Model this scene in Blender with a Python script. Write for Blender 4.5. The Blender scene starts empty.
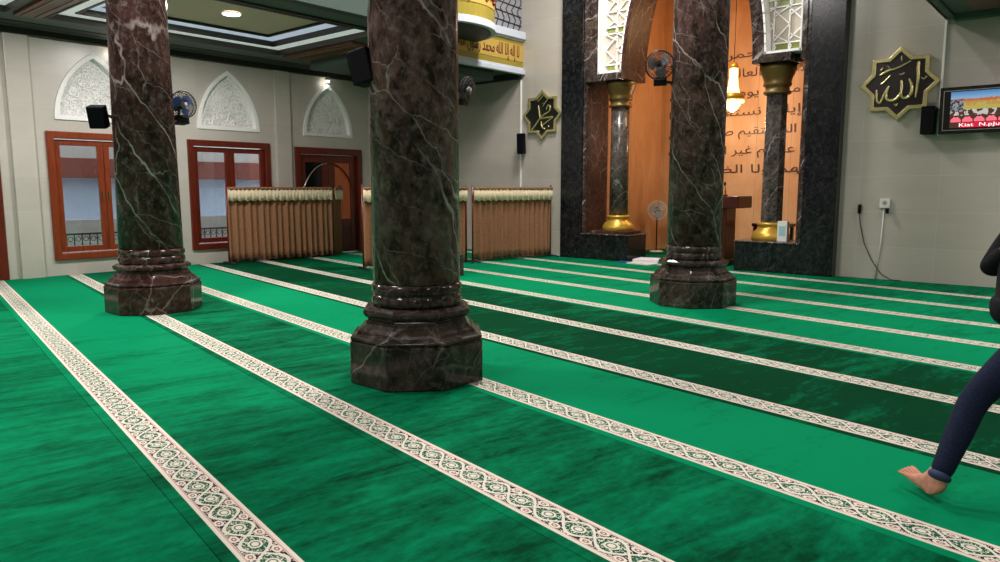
import bpy, bmesh, math, random
from mathutils import Vector, Matrix
PI = math.pi
random.seed(7)
sc = bpy.context.scene
C = sc.collection

# ------------------------------------------------------------------ camera, world, exposure
PITCH, YAW, H, FPX = 0.1273, -0.7065, 1.5494, 721.8
cam_d = bpy.data.cameras.new('camera'); cam = bpy.data.objects.new('camera', cam_d); C.objects.link(cam)
cam.location = (0, 0, H)
cam.rotation_euler = (PI/2 - PITCH, 0, -YAW)
cam_d.sensor_width = 36; cam_d.lens = FPX/1000*36; cam_d.clip_start = .05; cam_d.clip_end = 200
sc.camera = cam
sc.view_settings.view_transform = 'Standard'; sc.view_settings.look = 'None'
sc.view_settings.gamma = 1; sc.view_settings.use_curve_mapping = False
sc.view_settings.exposure = 0.16
sc.cycles.max_bounces = 8
w = bpy.data.worlds.new('sky'); sc.world = w; w.use_nodes = True
w.node_tree.nodes['Background'].inputs[0].default_value = (.75, .85, 1, 1)
w.node_tree.nodes['Background'].inputs[1].default_value = 4.5

def area(name, loc, size, power, col=(1, .97, .92), rot=(0, 0, 0), sy=None):
    d = bpy.data.lights.new(name, 'AREA'); d.energy = power; d.size = size; d.color = col
    if sy: d.shape = 'RECTANGLE'; d.size_y = sy
    o = bpy.data.objects.new(name, d); o.location = loc; o.rotation_euler = rot; C.objects.link(o); return o
def point(name, loc, r, power, col=(1, .97, .92)):
    d = bpy.data.lights.new(name, 'POINT'); d.energy = power; d.shadow_soft_size = r; d.color = col
    o = bpy.data.objects.new(name, d); o.location = loc; C.objects.link(o); return o
VOID = [(-7.9, 11.3), (-5.4, 6.6), (-7.9, 2.0), (-5.4, -2.5)]
for x, y in VOID: area('hall_lamp_light', (x, y, 7.72), 1.1, 330, (1, .945, .925))
for x, y in ((.6, -1.5), (.6, 3.0), (.6, 7.5), (.9, 11.6)): area('aisle_lamp_light', (x, y, 4.17), .35, 40 if y < 5 else 85, (1, .945, .925))
for x, y in ((-11.6, 2.6), (-11.6, 6.2), (-11.9, 11.2)): area('bay_lamp_light', (x, y, 4.38), .35, 125, (1, .945, .925))
point('niche_lamp_light', (-6.79, 15.9, 2.95), .12, 48, (1, .78, .58))
point('niche_high_light', (-6.79, 15.0, 4.9), .2, 75, (1, .58, .28))

# ------------------------------------------------------------------ materials
def lin(c): return tuple(((v/255)/12.92 if v/255 <= .04045 else ((v/255+.055)/1.055)**2.4) for v in c)
def mat(name, rgb, rough=.5, metal=0, spec=.5, emit=None, es=0, coat=0):
    m = bpy.data.materials.new(name); m.use_nodes = True; b = m.node_tree.nodes['Principled BSDF']
    b.inputs['Base Color'].default_value = (*lin(rgb), 1); b.inputs['Roughness'].default_value = rough
    b.inputs['Metallic'].default_value = metal; b.inputs['Specular IOR Level'].default_value = spec
    b.inputs['Coat Weight'].default_value = coat
    if emit: b.inputs['Emission Color'].default_value = (*lin(emit), 1); b.inputs['Emission Strength'].default_value = es
    m.diffuse_color = (*lin(rgb), 1)
    return m
class NT:
    def __init__(s, m): s.m = m; s.t = m.node_tree; s.b = s.t.nodes['Principled BSDF']
    def n(s, typ, **kw):
        o = s.t.nodes.new(typ)
        for k, v in kw.items(): setattr(o, k, v)
        return o
    def l(s, a, b): s.t.links.new(a, b)
    def math(s, op, a, b=None, c=None, clamp=False):
        o = s.n('ShaderNodeMath', operation=op); o.use_clamp = clamp
        for i, v in enumerate((a, b, c)):
            if v is None: continue
            if isinstance(v, (int, float)): o.inputs[i].default_value = v
            else: s.l(v, o.inputs[i])
        return o.outputs[0]
    def mix(s, f, a, b):
        o = s.n('ShaderNodeMix', data_type='RGBA')
        for i, v in ((0, f), (6, a), (7, b)):
            if isinstance(v, (int, float)): o.inputs[i].default_value = v
            elif isinstance(v, tuple): o.inputs[i].default_value = (*lin(v), 1)
            else: s.l(v, o.inputs[i])
        return o.outputs[2]
    def pos(s, scale=(1, 1, 1), rot=(0, 0, 0), uv=False):
        src = s.n('ShaderNodeTexCoord').outputs['UV'] if uv else s.n('ShaderNodeNewGeometry').outputs['Position']
        mp = s.n('ShaderNodeMapping'); mp.inputs['Scale'].default_value = scale; mp.inputs['Rotation'].default_value = rot
        s.l(src, mp.inputs[0]); return mp.outputs[0]
    def noise(s, v, scale, detail=4, rough=.5, dist=0, out=0):
        o = s.n('ShaderNodeTexNoise'); o.inputs['Scale'].default_value = scale; o.inputs['Detail'].default_value = detail
        o.inputs['Roughness'].default_value = rough; o.inputs['Distortion'].default_value = dist
        s.l(v, o.inputs['Vector']); return o.outputs[out]
    def ramp(s, f, a, b):
        o = s.n('ShaderNodeMapRange'); o.clamp = True; s.l(f, o.inputs[0])
        o.inputs[1].default_value = a; o.inputs[2].default_value = b; return o.outputs[0]
    def bump(s, h, st, d=.01):
        o = s.n('ShaderNodeBump'); o.inputs['Strength'].default_value = st; o.inputs['Distance'].default_value = d
        s.l(h, o.inputs['Height']); s.l(o.outputs[0], s.b.inputs['Normal'])
    def col(s, c): s.l(c, s.b.inputs['Base Color'])

def marble(name, dark, mid, vein, rough=.13, vs=1.0, vw=.024, amount=1.0, uv=False, spec=.3):
    m = mat(name, dark, rough, spec=spec); t = NT(m)
    p = t.pos((1, 1, .8), (0, .7, .3)) if not uv else t.pos((1, .7, 1), (0, 0, .5), uv=True)
    base = t.math('ADD', t.math('MULTIPLY', t.noise(p, 2.4, 8, .7, .8), .55), t.math('MULTIPLY', t.noise(p, 9.5, 6, .7, .8), .45))
    fine = t.noise(p, 13, 8, .7, .3)
    c = t.mix(t.ramp(base, .42, .60), dark, mid)
    c = t.mix(t.math('MULTIPLY', t.ramp(fine, .5, .8), .3), c, vein)
    for k, (scale, am, ro, st) in enumerate(((1.0, .9, -.62, .34), (2.1, .4, -.95, .5))):
        if uv: q0 = t.pos((1, 1, 1), (0, 0, ro), uv=True)
        else: q0 = t.pos((1, 1, 1), (.2, ro, .3))
        mp = t.n('ShaderNodeMapping'); mp.inputs['Scale'].default_value = (1.5, st, 1) if uv else (1.5, 1.5, st); t.l(q0, mp.inputs[0])
        # gentle wobble of the lines
        nz = t.noise(p, 2.6, 4, .55, 0, out=1)
        va = t.n('ShaderNodeVectorMath', operation='SCALE'); va.inputs['Scale'].default_value = .34; t.l(nz, va.inputs[0])
        vb = t.n('ShaderNodeVectorMath', operation='ADD'); t.l(mp.outputs[0], vb.inputs[0]); t.l(va.outputs[0], vb.inputs[1])
        v = t.n('ShaderNodeTexVoronoi', feature='DISTANCE_TO_EDGE'); v.inputs['Scale'].default_value = scale*vs
        if uv: v.voronoi_dimensions = '2D'
        t.l(vb.outputs[0], v.inputs['Vector'])
        wn = t.math('MULTIPLY_ADD', t.noise(p, 4, 3), vw*2.2, vw*-.4)
        line = t.math('POWER', t.math('SUBTRACT', 1, t.math('MINIMUM', t.math('DIVIDE', v.outputs[0], t.math('MAXIMUM', wn, .004)), 1)), .8)
        br = t.ramp(t.noise(p, 1.3+k, 3, .6), .40, .58)
        c = t.mix(t.math('MULTIPLY', t.math('MULTIPLY', line, br), am*amount), c, vein)
    t.col(c)
    return m
M = {}
M['marble'] = marble('brown_marble', (34, 27, 25), (74, 60, 55), (188, 178, 172))
M['marble_red'] = marble('red_brown_marble', (42, 22, 17), (74, 42, 32), (140, 122, 112), .5, vs=1.6, spec=.2)
M['granite'] = marble('black_granite', (10, 12, 14), (26, 28, 30), (95, 97, 100), .2, vs=2.5, vw=.012, amount=.45)
M['grey_marble'] = marble('grey_marble', (42, 38, 36), (92, 84, 78), (180, 172, 165), .22, vs=1.8)

def wall_mat(name, rgb, axis, rough=.22, jy=.0):
    m = mat(name, rgb, rough, spec=.5); t = NT(m)
    s = t.n('ShaderNodeSeparateXYZ'); t.l(t.n('ShaderNodeNewGeometry').outputs['Position'], s.inputs[0])
    def joint(o, per, off, wd):
        f = t.math('FRACT', t.math('ADD', t.math('DIVIDE', t.math('SUBTRACT', o, off), per), 100.5))
        return t.math('LESS_THAN', t.math('ABSOLUTE', t.math('SUBTRACT', f, .5)), wd/per)
    hz = joint(s.outputs[2], .6, -.04, .0035)
    vt = joint(s.outputs[axis], 1.2, .15, .003)
    j = t.math('MAXIMUM', hz, vt)
    tile = t.n('ShaderNodeTexWhiteNoise', noise_dimensions='3D')
    fl = t.n('ShaderNodeCombineXYZ')
    t.l(t.math('FLOOR', t.math('DIVIDE', t.math('ADD', s.outputs[2], .04), .6)), fl.inputs[0])
    t.l(t.math('FLOOR', t.math('DIVIDE', t.math('SUBTRACT', s.outputs[axis], .15), 1.2)), fl.inputs[1])
    t.l(fl.outputs[0], tile.inputs[0])
    c = t.mix(t.math('MULTIPLY', tile.outputs[0], .35), rgb, tuple(v*.9 for v in rgb))
    n = t.noise(t.pos((1, 1, 3)), 1.5, 5, .6)
    c = t.mix(t.math('MULTIPLY', t.ramp(n, .4, .75), .25), c, tuple(min(255, v*1.1) for v in rgb))
    c = t.mix(t.math('MULTIPLY', j, .3), c, (225, 222, 212))
    t.col(c)
    return m
M['wall_f'] = wall_mat('grey_wall_tile', (184, 178, 167), 0)
M['wall_l'] = wall_mat('grey_side_wall_tile', (200, 194, 184), 1, .3)
M['plain'] = mat('off_white_plaster', (150, 148, 138), .7)
M['niche'] = None
def niche_mat():
    m = mat('orange_marble', (205, 140, 84), .45, spec=.25); t = NT(m)
    n = t.noise(t.pos((1, 1, .35)), 2.3, 7, .6, .8)
    c = t.mix(t.ramp(n, .3, .7), (212, 166, 122), (192, 138, 92))
    s = t.n('ShaderNodeSeparateXYZ'); t.l(t.n('ShaderNodeNewGeometry').outputs['Position'], s.inputs[0])
    a = t.math('ADD', s.outputs[0], s.outputs[1])
    f = t.math('FRACT', t.math('ADD', t.math('DIVIDE', a, .8), 50))
    c = t.mix(t.math('MULTIPLY', t.math('LESS_THAN', f, .012), .5), c, (120, 76, 45))
    t.col(c); return m
M['niche'] = niche_mat()
M['ink'] = mat('engraved_letters', (84, 46, 22), .5)
M['gold'] = mat('gold_paint', (196, 156, 60), .35, .5)
M['gold_dark'] = mat('aged_gold_paint', (116, 92, 48), .4, .4)
M['gold_trim'] = mat('polished_gold', (206, 194, 138), .25, .75)
M['black'] = mat('black_plastic', (8, 9, 11), .55, spec=.15)
M['black_gloss'] = mat('glossy_black', (10, 12, 14), .12)
M['navy'] = mat('dark_blue_plastic', (6, 8, 16), .6, spec=.12)
M['white'] = mat('white_plastic', (215, 215, 208), .4)
M['white_paint'] = mat('white_painted_plaster', (250, 248, 246), .55)
M['soffit'] = mat('grey_green_plaster', (74, 92, 84), .6)
M['soffit_dark'] = mat('dark_moulding', (44, 40, 34), .5)
M['brown_beam'] = mat('brown_beam_paint', (104, 60, 42), .45)
M['cove'] = mat('pale_blue_white_cove', (205, 212, 222), .6)
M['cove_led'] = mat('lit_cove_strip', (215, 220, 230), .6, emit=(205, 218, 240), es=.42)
M['cove_glow'] = mat('glowing_cove_ledge', (225, 228, 226), .6, emit=(235, 240, 236), es=.35)  # white ledge given a glow of its own so it looks lit
M['olive'] = mat('olive_ceiling_panel', (214, 190, 168), .65)
M['lamp'] = mat('lit_lamp', (255, 250, 240), .4, emit=(255, 250, 240), es=22)
M['lamp_warm'] = mat('lit_warm_glass', (255, 225, 160), .3, emit=(255, 214, 140), es=2.6)
M['chrome'] = mat('chrome', (200, 200, 200), .15, 1)
M['cream'] = None
def wood_mat(name, a, b, rough=.28, ax=(6, 6, .7)):
    m = mat(name, a, rough, spec=.5); t = NT(m)
    n = t.noise(t.pos(ax), 3, 6, .6, 1.5)
    t.col(t.mix(t.ramp(n, .35, .7), a, b)); return m
M['wood'] = wood_mat('red_brown_wood', (146, 62, 26), (106, 38, 16))
M['wood_dark'] = wood_mat('dark_red_wood', (112, 38, 20), (76, 24, 13))
M['wood_orange'] = wood_mat('orange_wood', (206, 106, 54), (170, 78, 36))
M['podium'] = wood_mat('mahogany_wood', (70, 26, 14), (42, 14, 8))
def glass_mat():
    m = bpy.data.materials.new('window_glass'); m.use_nodes = True; t = m.node_tree; t.nodes.remove(t.nodes['Principled BSDF'])
    o = t.nodes['Material Output']; mx = t.nodes.new('ShaderNodeMixShader'); tr = t.nodes.new('ShaderNodeBsdfTransparent'); g = t.nodes.new('ShaderNodeBsdfGlossy')
    g.inputs['Roughness'].default_value = .02; tr.inputs[0].default_value = (.72, .74, .76, 1); mx.inputs[0].default_value = .1
    t.links.new(tr.outputs[0], mx.inputs[1]); t.links.new(g.outputs[0], mx.inputs[2]); t.links.new(mx.outputs[0], o.inputs[0]); return m
M['glass'] = glass_mat()
def fabric(name, a, b, sc_=60):
    m = mat(name, a, .85, spec=.2); t = NT(m)
    n = t.noise(t.pos((1, 1, 1)), sc_, 3, .6)
    t.col(t.mix(t.ramp(n, .45, .62), a, b)); return m
M['curtain'] = fabric('brown_patterned_curtain', (152, 110, 80), (136, 96, 68), 30)
M['valance'] = fabric('cream_satin', (250, 232, 200), (240, 220, 182), 20)
M['jeans'] = fabric('navy_denim', (16, 24, 46), (24, 34, 58), 90)
M['jacket'] = fabric('black_cloth', (14, 14, 18), (22, 22, 26), 60)
M['skin'] = fabric('skin', (196, 140, 118), (182, 124, 104), 30)
M['hair'] = mat('black_hair', (14, 12, 11), .5)
M['tile_dark'] = mat('subfloor_concrete', (60, 70, 62), .8)
M['pot_white'] = mat('paper', (214, 216, 222), .6)
M['green_glass'] = mat('olive_green_glass', (128, 138, 70), .15)
M['beige_glass'] = mat('beige_glass', (190, 180, 160), .2)
M['exterior_white'] = mat('bluish_white_wall', (196, 210, 226), .7)
M['exterior_brown'] = mat('rust_brown_fascia', (128, 62, 46), .6)
M['exterior_cream'] = mat('cream_wall', (190, 186, 172), .7)
M['iron'] = mat('dark_iron', (40, 36, 36), .5)
M['fan_blue'] = mat('blue_plastic', (40, 80, 150), .3)
M['fan_green'] = mat('pale_green_plastic', (120, 190, 170), .3)

def carpet_mat(k, bias, light_falloff=0):
    m = mat('green_velvet_pile', (10, 130, 82), .95, spec=.04); t = NT(m)
    uv = t.pos((.55, .16, 1), uv=True)
    big = t.noise(uv, 3.0, 6, .62, .5)
    uv2 = t.pos((2.6, .62, 1), (0, 0, .22), uv=True)
    st = t.noise(uv2, 2.6, 5, .6, .7)
    uv3 = t.pos((6, 3.2, 1), (0, 0, .35), uv=True)
    fi = t.noise(uv3, 3.5, 4, .65, .3)
    f = t.math('ADD', t.math('MULTIPLY', big, .55), t.math('ADD', t.math('MULTIPLY', st, .65), t.math('MULTIPLY', fi, .34)))
    f = t.math('ADD', f, (bias-.5)*.62)
    if light_falloff:  # light falling off along the row, painted into the pile colour
        s = t.n('ShaderNodeSeparateXYZ'); t.l(t.n('ShaderNodeTexCoord').outputs['UV'], s.inputs[0])
        f = t.math('ADD', f, t.math('MULTIPLY', t.math('ADD', s.outputs[0], 6), -light_falloff))
    f = t.ramp(f, .64, 1.02)
    c = t.mix(f, (0, 56, 31), (0, 124, 80))  # nap shading of the brushed velvet, painted in as dark and light green
    t.col(c)
    t.bump(t.noise(t.pos((1, 1, 1)), 220, 2), .25, .004)
    return m
def border_mat():
    m = mat('woven_border', (205, 200, 186), .9, spec=.1); t = NT(m)
    s = t.n('ShaderNodeSeparateXYZ'); t.l(t.n('ShaderNodeTexCoord').outputs['UV'], s.inputs[0])
    u, v = s.outputs[0], s.outputs[1]
    tt = t.math('MULTIPLY', t.math('SUBTRACT', v, .5), 2)
    at = t.math('ABSOLUTE', tt)
    per = .2
    co = t.math('COSINE', t.math('MULTIPLY', u, PI/per))
    aco = t.math('MULTIPLY', t.math('ABSOLUTE', co), .62)
    dl = t.math('ABSOLUTE', t.math('SUBTRACT', at, aco))
    line = t.math('LESS_THAN', dl, .085)
    inside = t.math('LESS_THAN', at, aco)
    # distance along from oval centre / from crossing
    fu = t.math('SUBTRACT', t.math('FRACT', t.math('ADD', t.math('DIVIDE', u, per), 100.5)), .5)      # 0 at oval centre
    gu = t.math('SUBTRACT', t.math('FRACT', t.math('ADD', t.math('DIVIDE', u, per), 100.0)), .5)      # 0 at crossing
    d1 = t.math('SQRT', t.math('ADD', t.math('POWER', t.math('DIVIDE', fu, .2), 2), t.math('POWER', t.math('DIVIDE', tt, .3), 2)))
    d2 = t.math('SQRT', t.math('ADD', t.math('POWER', t.math('DIVIDE', gu, .17), 2), t.math('POWER', t.math('DIVIDE', t.math('SUBTRACT', at, .56), .2), 2)))
    def ring(d, a, b): return t.math('MULTIPLY', t.math('GREATER_THAN', d, a), t.math('LESS_THAN', d, b))
    cream = (214, 208, 192)
    c = t.mix(inside, (34, 26, 44), (20, 84, 56))
    leaf = t.noise(t.pos((1, .2068, 1), uv=True), 75, 2, .5, 1.0)
    c = t.mix(t.math('GREATER_THAN', leaf, .56), c, cream)
    c = t.mix(line, c, cream)
    c = t.mix(t.math('LESS_THAN', d1, 1.0), c, cream)
    c = t.mix(ring(d1, .5, .72), c, (96, 116, 96))
    c = t.mix(t.math('LESS_THAN', d2, 1.0), c, cream)
    c = t.mix(ring(d2, .25, .55), c, (150, 96, 92))
    edge = t.math('GREATER_THAN', at, .74)
    c = t.mix(edge, c, (212, 205, 190))
    c = t.mix(ring(at, .76, .82), c, (196, 152, 138))
    t.col(c); return m
M['border'] = border_mat()

# ------------------------------------------------------------------ mesh helpers
class MB:
    def __init__(s): s.bm = bmesh.new()
    def box(s, x0, x1, y0, y1, z0, z1):
        if x0 > x1: x0, x1 = x1, x0
        if y0 > y1: y0, y1 = y1, y0
        if z0 > z1: z0, z1 = z1, z0
        v = [s.bm.verts.new(p) for p in ((x0,y0,z0),(x1,y0,z0),(x1,y1,z0),(x0,y1,z0),(x0,y0,z1),(x1,y0,z1),(x1,y1,z1),(x0,y1,z1))]
        for f in ((0,3,2,1),(4,5,6,7),(0,1,5,4),(1,2,6,5),(2,3,7,6),(3,0,4,7)): s.bm.faces.new([v[i] for i in f])
        return s
    def obox(s, c, ax, ay, az, hx, hy, hz):
        c = Vector(c); ax, ay, az = Vector(ax).normalized(), Vector(ay).normalized(), Vector(az).normalized(); v = []
        for sz in (-1, 1):
            for sx, sy in ((-1,-1),(1,-1),(1,1),(-1,1)): v.append(s.bm.verts.new(c+ax*sx*hx+ay*sy*hy+az*sz*hz))
        for f in ((0,3,2,1),(4,5,6,7),(0,1,5,4),(1,2,6,5),(2,3,7,6),(3,0,4,7)): s.bm.faces.new([v[i] for i in f])
        return s
    def prism(s, poly, f):      # poly: 2D points; f(p, side) -> 3D
        a = [s.bm.verts.new(f(p, 0)) for p in poly]; b = [s.bm.verts.new(f(p, 1)) for p in poly]; n = len(poly)
        s.bm.faces.new(a); s.bm.faces.new(b[::-1])
        for i in range(n): s.bm.faces.new((a[i], b[i], b[(i+1) % n], a[(i+1) % n]))
        return s
    def ringprism(s, outer, inner, f, closed=True):
        n = len(outer); q = [[s.bm.verts.new(f(p, k)) for p in L] for L in (outer, inner) for k in (0, 1)]
        o0, o1, i0, i1 = q
        for i in range(n if closed else n-1):
            j = (i+1) % n
            for A, B in ((o0, i0), (o1, o0), (i0, i1), (i1, o1)): s.bm.faces.new((A[i], A[j], B[j], B[i]))
        if not closed:
            for i in (0, n-1): s.bm.faces.new((o0[i], o1[i], i1[i], i0[i]))
        return s
    def lathe(s, prof, c=(0, 0), n=48, ph=0, octo=False, z0=0, axis=None, sm=True):
        rings = []
        k = 1/math.cos(PI/8) if octo else 1
        if octo: n = 8; ph = PI/8
        for r, z in prof:
            rings.append([s.bm.verts.new((c[0]+r*k*math.cos(2*PI*i/n+ph), c[1]+r*k*math.sin(2*PI*i/n+ph), z0+z)) for i in range(n)])
        for a, b in zip(rings, rings[1:]):
            for i in range(n):
                f = s.bm.faces.new((a[i], a[(i+1) % n], b[(i+1) % n], b[i])); f.smooth = sm and not octo
        s.bm.faces.new(rings[0][::-1]); s.bm.faces.new(rings[-1])
        return s
    def tube(s, pts, r, n=8, r2=None):
        pts = [Vector(p) for p in pts]; rings = []; up = None
        for i, p in enumerate(pts):
            d = (pts[min(i+1, len(pts)-1)]-pts[max(i-1, 0)]).normalized()
            if up is None: up = d.orthogonal().normalized()
            else:
                up = (up-d*up.dot(d)); up = up.normalized() if up.length > 1e-6 else d.orthogonal().normalized()
            sd = d.cross(up); rr = r if not callable(r) else r(i/(len(pts)-1))
            rings.append([s.bm.verts.new(p+(up*math.cos(2*PI*k/n)+sd*math.sin(2*PI*k/n))*rr) for k in range(n)])
        for a, b in zip(rings, rings[1:]):
            for k in range(n):
                f = s.bm.faces.new((a[k], a[(k+1) % n], b[(k+1) % n], b[k])); f.smooth = True
        s.bm.faces.new(rings[0][::-1]); s.bm.faces.new(rings[-1])
        return s
    def ring(s, c, nrm, R, r, n=32, m=6):
        c = Vector(c); nrm = Vector(nrm).normalized(); a = nrm.orthogonal().normalized(); b = nrm.cross(a); rs = []
        for i in range(n):
            t = 2*PI*i/n; d = a*math.cos(t)+b*math.sin(t)
            rs.append([s.bm.verts.new(c+d*(R+r*math.cos(2*PI*k/m))+nrm*r*math.sin(2*PI*k/m)) for k in range(m)])
        for i in range(n):
            for k in range(m):
                f = s.bm.faces.new((rs[i][k], rs[(i+1) % n][k], rs[(i+1) % n][(k+1) % m], rs[i][(k+1) % m])); f.smooth = True
        return s
    def disc(s, c, nrm, R, th, n=32, cone=1.0):
        c = Vector(c); nrm = Vector(nrm).normalized(); a = nrm.orthogonal().normalized(); b = nrm.cross(a)
        A = [s.bm.verts.new(c+(a*math.cos(2*PI*i/n)+b*math.sin(2*PI*i/n))*R) for i in range(n)]
        B = [s.bm.verts.new(c+nrm*th+(a*math.cos(2*PI*i/n)+b*math.sin(2*PI*i/n))*R*cone) for i in range(n)]
        s.bm.faces.new(A[::-1]); s.bm.faces.new(B)
        for i in range(n): s.bm.faces.new((A[i], A[(i+1) % n], B[(i+1) % n], B[i]))
        return s
    def build(s, name, m, parent=None, bevel=0, smooth=False):
        me = bpy.data.meshes.new(name); bmesh.ops.recalc_face_normals(s.bm, faces=s.bm.faces[:]); s.bm.to_mesh(me); s.bm.free()
        me.materials.append(m)
        if smooth: me.shade_smooth()
        o = bpy.data.objects.new(name, me); C.objects.link(o)
        if parent:
            o.parent = parent
            pl = Vector(parent.location); pp = parent.parent
            while pp: pl += Vector(pp.location); pp = pp.parent
            me.transform(Matrix.Translation(-pl))          # meshes are written in world coordinates
        if bevel:
            b = o.modifiers.new('bevel', 'BEVEL'); b.width = bevel; b.segments = 2; b.limit_method = 'ANGLE'
        return o
def empty(name, loc, label, cat, group=None):
    o = bpy.data.objects.new(name, None); o.empty_display_size = .1; C.objects.link(o); o.location = loc
    o['label'] = label; o['category'] = cat
    if group: o['group'] = group
    return o
def tag(o, label, cat, group=None):
    o['label'] = label; o['category'] = cat
    if group: o['group'] = group
    return o
def struct(o): o['kind'] = 'structure'; return o
def cut(o, cutters):
    for c in cutters:
        md = o.modifiers.new('b', 'BOOLEAN'); md.operation = 'DIFFERENCE'; md.object = c; md.solver = 'EXACT'
    dg = bpy.context.evaluated_depsgraph_get(); me = bpy.data.meshes.new_from_object(o.evaluated_get(dg))
    m0 = o.data.materials[0]; o.modifiers.clear(); o.data = me
    me.materials.clear(); me.materials.append(m0)
    for f in me.polygons: f.material_index = 0
    for c in cutters: bpy.data.objects.remove(c)
def copy_tree(o, parent=None):
    c = o.copy(); C.objects.link(c)
    if parent: c.parent = parent
    for ch in list(o.children): copy_tree(ch, c)
    return c

# ------------------------------------------------------------------ Arabic shaping (presentation forms)
AR = {'ا': ('FE8D','FE8E'), 'أ': ('FE83','FE84'), 'إ': ('FE87','FE88'), 'ل': ('FEDD','FEDE','FEDF','FEE0'), 'ح': ('FEA1','FEA2','FEA3','FEA4'),
 'م': ('FEE1','FEE2','FEE3','FEE4'), 'د': ('FEA9','FEAA'), 'ه': ('FEE9','FEEA','FEEB','FEEC'), 'ر': ('FEAD','FEAE'), 'ب': ('FE8F','FE90','FE91','FE92'),
 'ع': ('FEC9','FECA','FECB','FECC'), 'ي': ('FEF1','FEF2','FEF3','FEF4'), 'ن': ('FEE5','FEE6','FEE7','FEE8'), 'ك': ('FED9','FEDA','FEDB','FEDC'),
 'و': ('FEED','FEEE'), 'ت': ('FE95','FE96','FE97','FE98'), 'س': ('FEB1','FEB2','FEB3','FEB4'), 'ص': ('FEB9','FEBA','FEBB','FEBC'), 'ط': ('FEC1','FEC2','FEC3','FEC4'),
 'ق': ('FED5','FED6','FED7','FED8'), 'ذ': ('FEAB','FEAC'), 'غ': ('FECD','FECE','FECF','FED0'), 'ض': ('FEBD','FEBE','FEBF','FEC0')}
def shape(t):
    out = []
    for i, ch in enumerate(t):
        if ch not in AR: out.append(ch); continue
        f = AR[ch]; pv = i > 0 and t[i-1] in AR and len(AR[t[i-1]]) == 4; nx = len(f) == 4 and i+1 < len(t) and t[i+1] in AR
        k = (3 if nx else 1) if pv else (2 if nx else 0)
        out.append(chr(int(f[k], 16)))
    return ''.join(out[::-1])
def text_obj(name, body, size, m, loc, rot, parent=None, align='CENTER', extrude=.004, fit=None):
    cu = bpy.data.curves.new(name, 'FONT'); cu.body = body; cu.size = size; cu.extrude = extrude; cu.align_x = align; cu.resolution_u = 3
    t = bpy.data.objects.new(name, cu); C.objects.link(t)
    dg = bpy.context.evaluated_depsgraph_get(); me = bpy.data.meshes.new_from_object(t.evaluated_get(dg))
    bpy.data.objects.remove(t); me.materials.clear(); me.materials.append(m)
    if fit:
        xs = [v.co.x for v in me.vertices]; wd = max(xs)-min(xs); cx = (max(xs)+min(xs))/2
        me.transform(Matrix.Diagonal((fit/wd, 1, 1, 1)) @ Matrix.Translation((-cx, 0, 0)))
    Rm = Matrix.Rotation(rot[2], 4, 'Z') @ Matrix.Rotation(rot[1], 4, 'Y') @ Matrix.Rotation(rot[0], 4, 'X')
    me.transform(Matrix.Translation(loc) @ Rm)
    o = bpy.data.objects.new(name, me); C.objects.link(o)
    if parent:
        o.parent = parent; pl = Vector(parent.location); pp = parent.parent
        while pp: pl += Vector(pp.location); pp = pp.parent
        me.transform(Matrix.Translation(-pl))
    return o

# ------------------------------------------------------------------ room shell
XL, YF, XR, YB = -14.36, 13.65, 6.0, -6.0
ZM, ZH = 4.25, 8.0          # mezzanine soffit, hall ceiling
CX = -6.70                   # axis of the prayer niche
struct(MB().box(XL-.35, XR+.3, YB-.3, YF+3.8, -.3, -.014).build('floor', M['tile_dark']))
WZ = 5.2
wl = struct(MB().box(XL-.35, XL, YB, YF+.35, -.014, ZH).build('wall_left', M['wall_l']))
OPEN = [(4.63, 6.45, .31, 2.52), (7.16, 8.95, .33, 2.50), (9.66, 11.49, -.02, 2.46), (1.98, 3.84, -.02, 2.50)]
cs = [MB().box(XL-.6, XL+.3, y0, y1, z0, z1).build('c', M['plain']) for y0, y1, z0, z1 in OPEN]
def gothic(yc, half, z0, h, n=14, inset=0):
    # pointed arch outline, counter-clockwise from bottom left, in (y, z); h = height of the tip
    R = (half*half+h*h)/(2*half)
    L = []
    a1 = math.asin(min(1, h/R))
    for i in range(n+1):
        a = a1*i/n
        L.append((yc+half-R+R*math.cos(a), z0+R*math.sin(a)))
    Lf = [(2*yc-y, z) for y, z in L][::-1]
    return L+Lf[1:]
ARCH = [5.46, 8.06, 10.57]
for yc in ARCH:
    P = gothic(yc, .63, 2.82, 1.08)
    cs.append(MB().prism(P, lambda p, k: (XL-.14 if k else XL+.3, p[0], p[1])).build('c', M['plain']))
cut(wl, cs)
struct(MB().box(XL, CX-2.372, YF, YF+.35, -.014, ZH).build('wall_front_left', M['wall_f']))
struct(MB().box(CX+2.372, XR+.3, YF, YF+.35, -.014, ZH).build('wall_front_right', M['wall_f']))
struct(MB().box(XR, XR+.3, YB, YF, -.014, ZH).build('wall_right', M['wall_f']))
struct(MB().box(XL-.35, XR+.3, YB-.3, YB, -.014, ZH).build('wall_back', M['plain']))
struct(MB().box(XL-.35, XR+.3, YB-.3, YF+3.8, ZH, ZH+.2).build('ceiling', M['plain']))
# niche
NY = 17.0
struct(MB().box(CX-2.62, CX-2.372, YF+.35, NY, -.014, 6.2).build('wall_niche_left', M['niche']))
struct(MB().box(CX+2.372, CX+2.6, YF+.35, NY, -.014, 6.2).build('wall_niche_right', M['niche']))
wn = struct(MB().box(CX-2.62, CX+2.6, NY, NY+.25, -.014, 6.2).build('wall_niche_back', M['niche']))
struct(MB().box(CX-2.62, CX+2.6, 14.302, NY+.25, 6.2, 6.4).build('ceiling_niche', M['niche']))
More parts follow.
